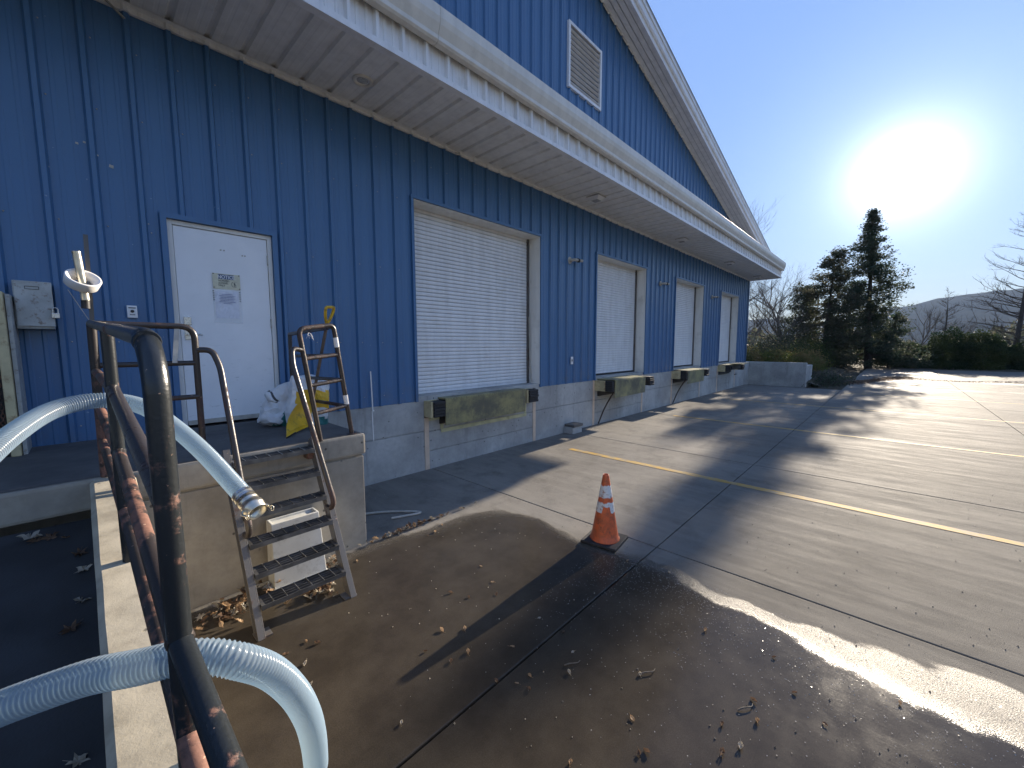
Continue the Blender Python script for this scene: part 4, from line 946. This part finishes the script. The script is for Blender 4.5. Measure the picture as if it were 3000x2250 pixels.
# scoop: upper edge by the shaft, lower cutting edge resting on the landing with one corner
UL, UR, LL, LR = c(1.452, 4.42, -.60), c(1.76, 4.62, -.58), c(1.239, 4.09, -.862), c(1.56, 4.36, -.84)
for i in range(9):
    u = i/8; row = []
    for j in range(9):
        t = j/8; p = (UL.lerp(UR, u)).lerp(LL.lerp(LR, u), t); p = p+Vector((.25, -.45, 0))*(-.10*math.sin(t*math.pi)*1.0+.05*math.cos(u*math.pi*2)*.3)
        if t > .99 and u > 0: p.z += .02*u
        row.append(p)
    rows.append(row)
for i in range(8):
    for j in range(8): m.add([rows[i][j], rows[i+1][j], rows[i+1][j+1], rows[i][j+1]], [(0,1,2,3)])
sh = m.build('scoop', MAT['yellow'], SH); sm_ = sh.modifiers.new('thickness', 'SOLIDIFY'); sm_.thickness = .006
m = MB(); m.tube([rows[i][8]+Vector((0, 0, .002)) for i in range(0, 4)], .007, 6); m.build('edge_strip', MAT['rubber'], SH)
# ------------------------------------------------------------------ things on the lot
TB = thing('plastic_tub', 'upended white plastic tub leaning on the landing behind the steps', 'tub', tuple(c(1.15, 3.6, -2.01)))
def tubpts(z, k, th=0):                                      # tapered outline at height z
    x0, x1 = .930+k, 1.345-k; y0, y1 = 3.545+k+z*.10, 3.725+z*.055
    return x0, x1, y0, y1
m = MB(); H = .545
a = tubpts(0, 0); b = tubpts(H, .018)
V_ = [c(a[0], a[2], -2.008), c(a[1], a[2]+.0, -2.008), c(a[1], a[3], -2.008), c(a[0], a[3], -2.008), c(b[0], b[2], -2.008+H), c(b[1], b[2], -2.008+H), c(b[1], b[3], -2.008+H), c(b[0], b[3], -2.008+H)]
i_ = .018; W_ = [c(b[0]+i_, b[2]+i_, -2.008+H), c(b[1]-i_, b[2]+i_, -2.008+H), c(b[1]-i_, b[3]-i_, -2.008+H), c(b[0]+i_, b[3]-i_, -2.008+H)]
D_ = [p-Vector((0, 0, .02)) for p in W_]
m.add(V_+W_+D_, [(0,1,5,4), (1,2,6,5), (2,3,7,6), (3,0,4,7), (4,5,9,8), (5,6,10,9), (6,7,11,10), (7,4,8,11), (8,9,13,12), (9,10,14,13), (10,11,15,14), (11,8,12,15), (12,13,14,15), (0,3,2,1)])
m.build('tub_shell', MAT['tub'], TB, bevel=.006)
m = MB(); x0, x1, y0, y1 = a
for p, q_ in (((x0-.008, y0-.008), (x1+.008, y0-.0015)), ((x0-.008, y0-.0015), (x0-.0015, y1)), ((x1+.0015, y0-.0015), (x1+.008, y1))): m.box(tuple(c(p[0], p[1], -2.008)), tuple(c(q_[0], q_[1], -1.985)))
m.build('tub_rim', MAT['tub'], TB)
m = MB(); m.tube(crom([c(.93, 3.70, -1.98), c(.90, 3.62, -1.96), c(.905, 3.56, -1.965), (c(.93, 3.52, -2.0))], 5), .006, 6); m.build('handle', MAT['tub'], TB)
CN = thing('traffic_cone', 'scuffed orange traffic cone with two white bands on a black square base', 'cone', tuple(c(3.545, 2.04, -2.01)))
CC = c(3.545, 2.045, -2.01)
b = NB('scuffed_orange_pvc'); tn = b.noise(9, 7, rough=.7)
cc = b.mix(b.ramp(tn, .4, .66), (.62, .12, .035), (.36, .085, .035)); cc = b.mix(b.ramp(b.noise(22, 7, rough=.75), .52, .66, 0, .7), cc, (.10, .055, .035))
b.set(cc, .5, 0, b.bump(b.noise(50, 3), .2, .003), .4); ORA = b.m
b = NB('scuffed_white_band'); cc = b.mix(b.ramp(b.noise(26, 8, rough=.78), .52, .60, 0, .85), (.62, .62, .60), (.30, .14, .09)); b.set(cc, .45, 0, b.bump(b.noise(60, 4), .5, .003), .4); WBD = b.m
bm_ = Euler((0, 0, rad(8))).to_matrix()
m = MB(); m.cbox(CC+Vector((0, 0, .020)), (.37, .37, .030), bm_); m.build('base', MAT['rubber'], CN, bevel=.009)
def cr(z): return .140 + (.030-.140)*(z-.036)/(.70-.036)
m = MB(); pr = [(.150, .0355), (.150, .045), (.140, .055)] + [(cr(.06+i*.056)+.0, .06+i*.056) for i in range(1, 12)] + [(cr(.700), .700), (.026, .704), (.022, .700), (.022, .66)]
m.lathe(pr, CC, 40); m.build('cone_body', ORA, CN)
for nm, za, zb_ in (('lower_band', .325, .432), ('upper_band', .475, .60)):
    m = MB(); random.seed(int(za*100)); n = 48; vs = []; fs = []
    for k in range(n):
        t = 2*math.pi*k/n; jl = random.uniform(-.006, .006); notch = .065 if (nm == 'lower_band' and 3.35 < t < 4.25) else 0
        for z in (za+jl+notch, zb_+random.uniform(-.012, .004)): vs.append(CC+Vector(((cr(z)+.0022)*math.cos(t), (cr(z)+.0022)*math.sin(t), z)))
    for k in range(n): l = (k+1) % n; fs.append((2*k, 2*l, 2*l+1, 2*k+1))
    m.smooth = True; m.add(vs, fs); m.build('reflective_band', WBD, CN)
DB = thing('drain_box', 'small grey concrete drain box on the ground against the foundation wall', 'box', tuple(c(7.58, 5.28, -2.01)))
m = MB(); m.box(tuple(c(7.42, 5.14, -2.009)), tuple(c(7.78, 5.39, -1.86))); m.build('box_body', MAT['found'], DB, bevel=.01)
m = MB(); m.box(tuple(c(7.44, 5.12, -1.858)), tuple(c(7.80, 5.385, -1.80))); m.build('box_lid', MAT['steel'], DB, bevel=.01)
m = MB(); m.tube(crom([c(1.95, 4.55, -1.995), c(2.3, 4.35, -1.99), c(2.55, 4.12, -1.992), c(2.62, 4.0, -1.995), c(2.3, 4.1, -1.99)], 8), .014, 8)
m.build('loose_cable', MAT['strap'], None, label='pale loop of plastic tubing lying at the corner of the landing', cat='tubing')

# end wall of the dock pit
EW = thing('end_retaining_wall', 'low stained concrete retaining wall closing the far end of the dock', 'wall', (23.5, -1, 0))
m = MB(); m.box((23.46, -2.42, -.1), (23.72, .3, 1.13)); m.build('wall_face', MAT['found'], EW, bevel=.01)
m = MB(); m.box((23.722, -2.42, -.1), (25.4, -2.20, .98)); m.build('wing', MAT['found'], EW, bevel=.01)
m = MB(); m.box((22.69, -.01, -.1), (23.458, .29, 1.128)); m.build('return_wall', MAT['found'], EW)

# ------------------------------------------------------------------ leaves
def leaf_mesh(kind, seed, mat):
    rng = random.Random(seed); m = MB()
    if kind == 'oval':
        n = 9; L = .030; out_ = []
        for i in range(n+1):
            t = i/n; out_.append((L*(2*t-1), .62*L*math.sin(math.pi*t)**.8))
        vs = [(x, 0, .003*math.cos(3*x/L)+rng.uniform(0, .004)) for x, y in out_] + [(x, y, .006+rng.uniform(0, .008)) for x, y in out_] + [(x, -y, .005+rng.uniform(0, .008)) for x, y in out_]
        k = n+1; fs = [(i, i+1, k+i+1, k+i) for i in range(n)] + [(i+1, i, 2*k+i, 2*k+i+1) for i in range(n)]
        m.add(vs, fs); m.tube([(-L, 0, .003), (-L*1.6, .003, .006), (-L*2.0, .008, .002)], .0010, 4)
    elif kind == 'curl':
        n = 8; L = .034; vs = []; fs = []
        for i in range(n+1):
            t = i/n; w_ = .020*math.sin(math.pi*min(max(t, .05), .95)); x = L*(2*t-1)
            vs += [(x, -w_, .016+rng.uniform(0, .008)), (x, -w_*.3, .003), (x, w_*.4, .003), (x, w_, .020+rng.uniform(-.004, .008))]
        for i in range(n): fs += [(4*i+k, 4*i+k+1, 4*i+k+5, 4*i+k+4) for k in range(3)]
        m.add(vs, fs); m.tube([(-L, 0, .005), (-L*1.9, -.01, .012)], .0011, 4)
    else:                                    # lobed maple leaf
        P = []; n = 22; L = .062
        for i in range(n):
            t = 2*math.pi*i/n; r_ = L*(1.0 if i % 4 == 0 else (.45 if i % 4 == 2 else .62))*rng.uniform(.8, 1.1); P.append((r_*math.cos(t), r_*math.sin(t)*.8, .006+rng.uniform(0, .022)))
        m.add([(0, 0, .004)]+P, [(0, i+1, (i+1) % n+1) for i in range(n)]); m.tube([(0, 0, .004), (-L*1.2, .01, .008)], .0014, 4)
    o = m.build('leaf', mat); me = o.data; bpy.data.objects.remove(o); return me
LM = {k: [leaf_mesh(k, s_, MAT[mt]) for s_, mt in ((1, 'leafa'), (2, 'leafb'), (3, 'leafc'), (4, 'leafa'))] for k in ('oval', 'curl', 'maple')}
def leaf(x, y, z, kind, mi, label, group, sc=1.0, tilt=0.):
    o = bpy.data.objects.new('fallen_leaf', LM[kind][mi]); link(o); o.location = c(x, y, z+.002)
    o.rotation_euler = (random.uniform(-tilt, tilt), random.uniform(-tilt, tilt), random.uniform(0, 6.28)); o.scale = (sc,)*3
    tag(o, label, 'leaf', group)
random.seed(21)
LV_ = [(1.613, 3.526), (1.908, 2.504), (1.972, 2.348), (2.148, 2.212), (2.164, 1.777), (2.169, 1.561), (2.06, 1.406), (1.822, 1.727), (1.553, 1.607), (1.628, 1.507), (1.65, 1.426), (1.721, 1.487), (1.907, 1.328), (2.192, 1.003), (1.887, 0.9), (1.736, 0.786), (1.771, 0.763), (1.468, 1.007), (1.594, 2.2), (1.714, 2.09), (1.401, 2.117), (1.588, 1.908), (1.463, 1.928), (1.02, 1.784), (3.34, 1.682), (3.41, 1.32), (2.343, 2.612), (2.245, 2.358), (2.461, 0.451), (2.332, 0.406), (2.557, 0.14), (3.003, -0.149), (2.184, 0.536), (2.021, 0.493), (2.117, 0.434), (2.91, 0.436), (2.679, 0.292), (2.868, 0.842), (0.897, 2.782), (0.943, 2.714), (0.76, 2.759), (0.82, 2.583), (0.784, 2.393), (2.614, 3.558), (2.359, 3.459), (2.46, 3.476), (1.557, 1.61)]
KN = [(0, 'oval', 0), (7, 'oval', 0), (8, 'oval', 3), (9, 'oval', 0), (14, 'oval', 0), (31, 'curl', 0), (10, 'curl', 1), (4, 'oval', 2)]
kn = {a: (b, c_) for a, b, c_ in KN}
for i, (x, y) in enumerate(LV_):
    kd, mi = kn.get(i, (random.choice(('oval', 'curl', 'curl')), random.choice((0, 1, 2, 1))))
    leaf(x, y, -2.008, kd, mi, 'single dry leaf lying on the open wet concrete', 'scattered leaves on the wet concrete', random.uniform(.34, .62), .25)
def pile(cx_, cy_, sx_, sy_, n, z, label, group, zz=.05, kinds=('oval', 'curl', 'maple'), mis=(0, 1, 1, 2)):
    for _ in range(n):
        x = cx_+random.gauss(0, sx_); y = cy_+random.gauss(0, sy_)
        if z < -1.5: y = min(y, 3.74)
        leaf(x, y, z+random.uniform(0, zz), random.choice(kinds), random.choice(mis), label, group, random.uniform(.55, .95), .8)
pile(.56, 3.50, .09, .09, 34, -2.005, 'crumpled dry leaf in the heap left of the steps', 'leaves heaped left of the steps', .03)
pile(.80, 3.62, .10, .05, 26, -2.005, 'brown leaf wedged between the tub and the landing wall', 'leaves under the landing wall', .07)
pile(1.20, 3.28, .10, .05, 26, -2.005, 'curled leaf in the drift under the bottom tread', 'leaves drifted under the bottom tread', .03)
pile(1.42, 3.62, .06, .05, 12, -2.005, 'pale leaf at the right side of the white tub', 'leaves right of the tub', .04)
pile(2.25, 4.6, .16, .22, 30, -2.005, 'dark shaded leaf in the corner between landing and foundation', 'leaves in the shaded dock corner', .03)
pile(2.75, 4.95, .20, .12, 18, -2.005, 'dark shaded leaf in the corner between landing and foundation', 'leaves in the shaded dock corner', .02)
rz = lambda y: .885-.12*(PF+CAMD-y)-CAMH
for x, y in ((-.10, 2.8), (-.13, 2.6), (-.11, 1.85), (-.17, 1.7), (-.12, 1.62), (-.13, 1.4), (-.09, 3.1), (-.10, 3.3), (-.16, 3.55), (-.22, 3.6), (-.28, 3.6), (-.19, 1.35), (-.22, 1.25)):
    leaf(x, y, rz(y), 'maple', random.choice((1, 1, 2)), 'lobed leaf lying in the shade on the ramp beside the curb', 'leaves along the ramp curb', random.uniform(.5, .8), .4)
leaf(-.30, 3.63, rz(3.63)+.01, 'maple', 2, 'large pale lobed leaf at the foot of the landing step', 'leaves along the ramp curb', 1.2, .3)
random.seed(31)
# grit and seed husks scattered over the lot
V = []; Fc = []
for k in range(2600):
    x = random.uniform(1.2, 16); y = random.uniform(-3.5, 4.9)
    if random.random() > 1.2/(1+.12*(x-1)): continue
    s_ = random.uniform(.0018, .0060); n0 = len(V); p = c(x, y, -2.009)
    for q_ in ((s_, 0, 0), (-s_*.6, s_, 0), (-s_*.5, -s_, 0), (0, 0, s_*1.3)): V.append(tuple(p+Vector(q_)))
    Fc += [(n0, n0+1, n0+3), (n0+1, n0+2, n0+3), (n0+2, n0, n0+3)]
o = bpy.data.objects.new('grit', npmesh('grit', np.array(V), np.array(Fc), MAT['leafc'])); link(o); tag(o, 'fine grit and seed husks scattered over the concrete', 'grit', kind='stuff')
# glossy tilted facets added to make sun glints along the soaked edge
rng = np.random.default_rng(77); n = 9000; ym = rng.uniform(-1.6, 2.0, n); xm = 3.45-rng.exponential(.38, n)*(1+.25*np.maximum(0, 1.2-ym))
keep = (xm > 1.0) & (rng.uniform(0, 1, n) < .55); xm, ym = xm[keep], ym[keep]; n = len(xm); sz = rng.uniform(.0015, .0045, n)
nr = np.stack([rng.normal(-.10, .16, n), rng.normal(0, .16, n), np.ones(n)], 1); nr /= np.linalg.norm(nr, axis=1, keepdims=True)
t1 = np.cross(nr, np.array([0, 1, 0])); t1 /= np.linalg.norm(t1, axis=1, keepdims=True); t2 = np.cross(nr, t1); P0 = np.stack([xm, ym-CAMD, np.full(n, .0035)], 1)
V = np.stack([P0+t1*sz[:, None], P0-t1*sz[:, None]*.5+t2*sz[:, None]*.9, P0-t1*sz[:, None]*.5-t2*sz[:, None]*.9], 1).reshape(-1, 3)
o = bpy.data.objects.new('wet_grit', npmesh('wet_grit', V, np.arange(3*n).reshape(-1, 3), simple('wet_chip', (.35, .33, .30), .12, 0, .3, 40, 0))); link(o); tag(o, 'tiny glossy facets added for sun glints along the soaked edge', 'grit', kind='stuff')
# twigs
for i, (x, y, lb) in enumerate(((2.192, 1.003, 'bent pale twig on the wet concrete right of the long joint'), (2.33, .50, 'curved twig lying in the wet patch at lower right'), (1.93, 1.38, 'thin twig with a seed head across the long joint'))):
    m = MB(); p = c(x, y, -2.004); m.tube(crom([p, p+Vector((.03, -.02, .006)), p+Vector((.07, -.05, .004)), p+Vector((.10, -.05, .002))], 5), [.004]*6+[.003]*5+[.002]*5, 6); m.build('twig', MAT['barkl'], None, label=lb, cat='twig')

# ------------------------------------------------------------------ vegetation
def tri_cloud(C, size, rng, flat=1.0, k=1):
    """small random triangles about the points C (n,3)"""
    C = np.repeat(C, k, 0); n = len(C); d = rng.normal(0, 1, (n, 3, 3)); d /= np.linalg.norm(d, axis=2, keepdims=True)
    s_ = size*rng.uniform(.5, 1.3, (n, 1, 1)); V = C[:, None, :] + d*s_*np.array([1, 1, flat])
    return V.reshape(-1, 3), np.arange(3*n).reshape(-1, 3)
def conifer(x, y, h, seed, lab, wide=.2, dens=1.0, mat='pine', droop=.15, gap=.5, group='trees behind the lot', prof=None, z0=0, lean=0):
    rng = np.random.default_rng(seed); T = thing('conifer_tree', lab, 'tree', (x, y, z0), group)
    m = MB(); tw = [Vector((x+.12*math.sin(t*5+seed), y+float(lean)*t*h+.12*math.sin(t*4+1), z0-.1+t*h)) for t in np.linspace(0, .97, 14)]
    m.tube(tw, [max(.02, .022*h*(1-t)) for t in np.linspace(0, .97, 14)], 10)
    C = []; nb = int(h*17)
    for i in range(nb):
        t = .05+.94*(i+rng.uniform(-.5, .5))/nb; t = min(max(t, .04), .995)
        L = h*wide*(prof(t) if prof else (1-t)**.8)*rng.uniform(.55, 1.12); a = rng.uniform(0, 2*math.pi)
        b0 = tw[min(int(t/.97*13), 13)]; zz = z0+t*h
        tip = np.array([b0.x+L*math.cos(a), b0.y+L*math.sin(a), zz+L*rng.uniform(-droop-.1, .25-droop)])
        st = np.array([b0.x, b0.y, zz])
        m.tube([st, st*.5+tip*.5+np.array([0, 0, -.03*L]), tip], [.010*h*(1-t)*.35+.012, .012, .006], 4, cap=False)
        ncl = int((2.5+L*3.4)*dens); u = rng.uniform(.10, 1, ncl)**.7
        cen = st+(tip-st)*u[:, None]+rng.normal(0, 1, (ncl, 3))*np.array([.22, .22, .16])*(.4+L*.35)*u[:, None]; cen[:, 2] -= .10*L*np.sin(u*math.pi)
        k_ = 9; C.append(np.repeat(cen, k_, 0)+rng.normal(0, 1, (ncl*k_, 3))*np.array([.15, .15, .11]))
    m.build('trunk', MAT['barkd'], T)
    V, Fc = tri_cloud(np.concatenate(C), .10, rng, .8, 2); V -= np.array([x, y, z0])
    o = bpy.data.objects.new('crown', npmesh('crown', V, Fc, MAT[mat])); link(o, T); return T
def leader_tree(x, y, h, seed, lab, z0=0, wide=.3, group='bare trees behind the lot', mat='barkd'):
    rng = random.Random(seed); T = thing('bare_tree', lab, 'tree', (x, y, z0), group); tr = MB(); br = MB()
    tr.tube([Vector((x+.1*math.sin(t*6+seed), y+.1*math.cos(t*5), z0-.1+t*h)) for t in [i/12 for i in range(13)]], [max(.012, h*.017*(1-i/12.2)) for i in range(13)], 8)
    def twig(p, d, L, r, lev):
        pts = [p]; n = 5
        for k in range(n): d = (d+Vector((rng.gauss(0, .10), rng.gauss(0, .10), rng.gauss(.03, .07)))).normalized(); pts.append(pts[-1]+d*L/n)
        br.tube(pts, [r*(1-.7*k/n) for k in range(n+1)], 4 if lev > 1 else 3, cap=False)
        if lev:
            for k in range(6 if lev > 1 else 5):
                i = rng.randint(1, n); nd = (d+Vector((rng.gauss(0, .55), rng.gauss(0, .55), rng.gauss(.12, .3)))).normalized(); twig(pts[i], nd, L*rng.uniform(.3, .55), r*.45, lev-1)
    nb = int(h*6)
    for i in range(nb):
        t = .14+.85*i/nb; a = rng.uniform(0, 6.283); L = h*wide*(.25+1.1*(1-t))*rng.uniform(.7, 1.1)
        twig(Vector((x, y, z0+t*h)), Vector((math.cos(a), math.sin(a), .1+.5*t)).normalized(), L, h*.0035*(1.2-t)+.006, 2)
    tr.build('trunk', MAT[mat], T); br.build('crown', MAT[mat], T); return T
def bare_tree(x, y, h, seed, lab, z0=0, spread=.5, lv=5, r0=None, group='bare trees behind the lot', up=.5, mat='barkl'):
    rng = random.Random(seed); T = thing('bare_tree', lab, 'tree', (x, y, z0), group); tr = MB(); br = MB()
    def grow(p, d, L, r, lev):
        n = 4; pts = [p]
        for k in range(n):
            d = (d+Vector((rng.gauss(0, .13), rng.gauss(0, .13), rng.gauss(.02, .08)))).normalized(); pts.append(pts[-1]+d*L/n)
        (tr if lev == lv else br).tube(pts, [r*(1-.45*k/n) for k in range(n+1)], 8 if lev == lv else (5 if lev > 2 else 3), cap=False)
        if lev == 0: return
        kids = 3 if lev > 1 else 3
        for k in range(kids+ (2 if lev >= lv-1 else 0)):
            i = rng.randint(1, n) if k else n; ax = Vector((rng.gauss(0, 1), rng.gauss(0, 1), rng.gauss(0, .4))).normalized()
            nd = (d*.75+ax*spread*rng.uniform(.6, 1.3)+Vector((0, 0, up*.25))).normalized()
            grow(pts[i], nd, L*rng.uniform(.58, .80), r*.52, lev-1)
    grow(Vector((x, y, z0-.1)), Vector((0, 0, 1)), h*.33, r0 or h*.016, lv)
    tr.build('trunk', MAT[mat], T); br.build('crown', MAT[mat], T); return T
def shrub(x, y, z, rx, ry, rz_, seed, lab, mat, group, n=9000, size=.05, spiky=.2, name='shrub', cat='shrub'):
    rng = np.random.default_rng(seed); T = thing(name, lab, cat, (x, y, z), group)
    d = rng.normal(0, 1, (n, 3)); d /= np.linalg.norm(d, axis=1, keepdims=True); d[:, 2] = np.abs(d[:, 2])
    lum = 1+.16*np.sin(d[:, 0]*7+seed)*np.cos(d[:, 1]*6+seed*2)+.12*np.sin(d[:, 2]*9+d[:, 0]*5)
    r_ = rng.uniform(.55, 1, n)**.5*lum + rng.exponential(spiky*.15, n)
    C = d*r_[:, None]*np.array([rx, ry, rz_]); V, Fc = tri_cloud(C, size, rng, 1, 2)
    o = bpy.data.objects.new('foliage', npmesh('foliage', V, Fc, MAT[mat])); link(o, T)
    m = MB(); rr = random.Random(seed)
    for k in range(7): a = rr.uniform(0, 6.28); m.tube([(x, y, z-.05), (x+rx*.4*math.cos(a), y+ry*.4*math.sin(a), z+rz_*.7)], .03, 5, cap=False)
    m.build('stem', MAT['barkd'], T)
conifer(44.4, 1.40-CAMD, 12.9, 1, 'tall dark conifer standing under the low sun', .18, 1.9, 'pine', .1, lean=.055, prof=lambda t: (.30+.95*(1-t)**.75*(1+.28*math.sin(t*13+1)) if t < .80 else 1.7*(1.0-t)+.05))
conifer(40.0, 3.9-CAMD, 9.2, 2, 'shorter loose conifer left of the tall one', .26, 1.5, 'pineb', .05, prof=lambda t: .35+.7*math.sin(math.pi*min(.95, t*.8+.25)))
conifer(43.0, 6.0-CAMD, 7.2, 3, 'dark bushy conifer left of the two taller ones', .34, 1.6, 'pine', .1, prof=lambda t: .35+.7*(1-t))
conifer(47.5, .2-CAMD, 4.6, 4, 'low conifer at the right foot of the tall one', .42, 1.3, 'pine', .12, prof=lambda t: .3+.75*(1-t))
conifer(46.2, 3.2-CAMD, 6.0, 14, 'small conifer half hidden between the two tall ones', .36, 1.1, 'pine', .12, prof=lambda t: .3+.75*(1-t))
bare_tree(38.5, 6.6-CAMD, 10.0, 11, 'fine bare tree behind the left conifers', 0, .5, 6)
bare_tree(33.0, 8.2-CAMD, 15.0, 12, 'tall bare tree rising behind the corner of the warehouse', 0, .55, 6, .2)
bare_tree(30.0, 6.9-CAMD, 7.5, 13, 'low spreading bare tree beyond the retaining wall', .6, .7, 6, .1)
bare_tree(35.0, 9.6-CAMD, 9.0, 17, 'slim bare tree close behind the warehouse wall', .4, .6, 6, .1)
bare_tree(70, -2.4-CAMD, 7.6, 14, 'rounded small bare tree beyond the hedge', 0, .45, 5)
leader_tree(66, -3.9-CAMD, 8.2, 15, 'pointed small bare tree beyond the hedge', 0, .2)
bare_tree(75, -5.9-CAMD, 6.6, 18, 'short bare tree half hidden by the hedge', 0, .45, 5)
leader_tree(50.5, -7.0-CAMD, 11.8, 16, 'large bare tree with level branches at the right edge', 0, .24)
ORD = 'first second third fourth fifth sixth seventh eighth ninth tenth eleventh twelfth thirteenth'.split(); random.seed(8)
for i in range(13):
    y = -1.5-i*1.75; L_ = ['left end', 'second', 'third'][i] if i < 3 else None
    hh = random.choice((1.5, 1.25, 1.35, 1.6)) + (.35 if i in (1, 2) else 0)
    shrub(48.6+random.uniform(-.5, .6), y-CAMD, 0, 1.6, 1.55, hh*1.4, 40+i, ORD[i]+' dark juniper of the far hedge, counting right from the tall conifer', 'jun', 'junipers along the far edge of the lot', 17000, .07)
for i, (x, y, r_, h_, mt) in enumerate(((26.2, 4.7, .9, .95, 'gold'), (27.2, 3.9, .8, .8, 'gold'), (28.5, 5.6, 1.1, 1.5, 'pineb'), (30.5, 4.6, 1.0, 1.2, 'jun'), (29, 3.7, .8, .9, 'gold'), (33.5, 5.6, 1.4, 1.9, 'pineb'), (36.5, 4.6, 1.3, 1.6, 'jun'), (25.3, 5.9, .9, 1.0, 'gold'))):
    shrub(x, y-CAMD, .55, r_, r_, h_, 60+i, ('golden ornamental grass clump', 'brown twiggy shrub', 'green shrub')[{'gold': 0, 'pineb': 1, 'jun': 2}[mt]]+' behind the retaining wall, '+ORD[i]+' of the bank plants', mt, {'gold': 'ornamental grasses', 'pineb': 'brown shrubs', 'jun': 'green shrubs'}[mt]+' on the planted bank', 5000, .045, 1.2)
# brush lying at the end of the retaining wall
T = thing('brush_pile', 'fallen leafy branches lying on the lot by the end of the retaining wall', 'brush', tuple(c(26.5, 2.2, -2)))
m = MB(); rr = random.Random(5)
for k in range(70):
    p = c(26.2+rr.gauss(0, 1.1), 2.35+rr.gauss(0, .35), -2.0+rr.uniform(0, .05)); d = Vector((rr.gauss(0, 1), rr.gauss(0, .7), rr.uniform(.05, .6))).normalized(); L_ = rr.uniform(.4, 1.2)
    m.tube(crom([p, p+d*L_*.5+Vector((0, 0, .08)), p+d*L_], 4), [.016]*4+[.010]*5, 4, cap=False)
m.build('branch', MAT['barkd'], T)
rng = np.random.default_rng(9); C = np.array(c(26.2, 2.35, -1.85))+rng.normal(0, 1, (2600, 3))*np.array([1.2, .42, .17]); C[:, 2] = np.abs(C[:, 2])
V, Fc = tri_cloud(C, .05, rng, 1, 1); V -= np.array(T.location)
o = bpy.data.objects.new('foliage', npmesh('foliage', V, Fc, MAT['pine'])); link(o, T)
# dark leaf litter washed along the lot
rng = np.random.default_rng(19); n = 9000; X = rng.uniform(26, 34, n); Y = rng.normal(0, 1, n)
C = np.stack([X, (1.9-.32*(X-26))-CAMD+Y*.28*(1+.4*np.sin(X)), np.full(n, .012)+rng.uniform(0, .05, n)], 1)
X2 = rng.uniform(31, 34.5, 5000); C2 = np.stack([X2, rng.uniform(-5.5, 1.2, 5000)-CAMD, rng.uniform(.01, .03, 5000)], 1)
V, Fc = tri_cloud(np.concatenate([C, C2[np.abs(C2[:, 0]-32.6-.6*np.sin(C2[:, 1])) < .5]]), .035, rng, .5, 1)
o = bpy.data.objects.new('leaf_litter', npmesh('leaf_litter', V, Fc, MAT['leafb'])); link(o); tag(o, 'dark wet leaf litter washed across the far lot', 'leaf litter', kind='stuff')
# far belt of trees at the foot of the mountain
rng = np.random.default_rng(29); n = 60000; A = rng.uniform(rad(-60), rad(62), n); R_ = rng.uniform(150, 230, n)
hh = 4.2+2.0*np.sin(A*37)+1.6*np.sin(A*91+1)+1.2*np.sin(A*211)
C = np.stack([R_*np.cos(A), R_*np.sin(A)-CAMD, rng.uniform(0, 1, n)**.8*np.maximum(hh, 1.5)], 1)
V, Fc = tri_cloud(C, .7, rng, 1, 1)
o = bpy.data.objects.new('far_woodland', npmesh('far_woodland', V, Fc, MAT['pineb'])); link(o); tag(o, 'hazy belt of woodland at the foot of the mountain', 'woodland', kind='stuff')
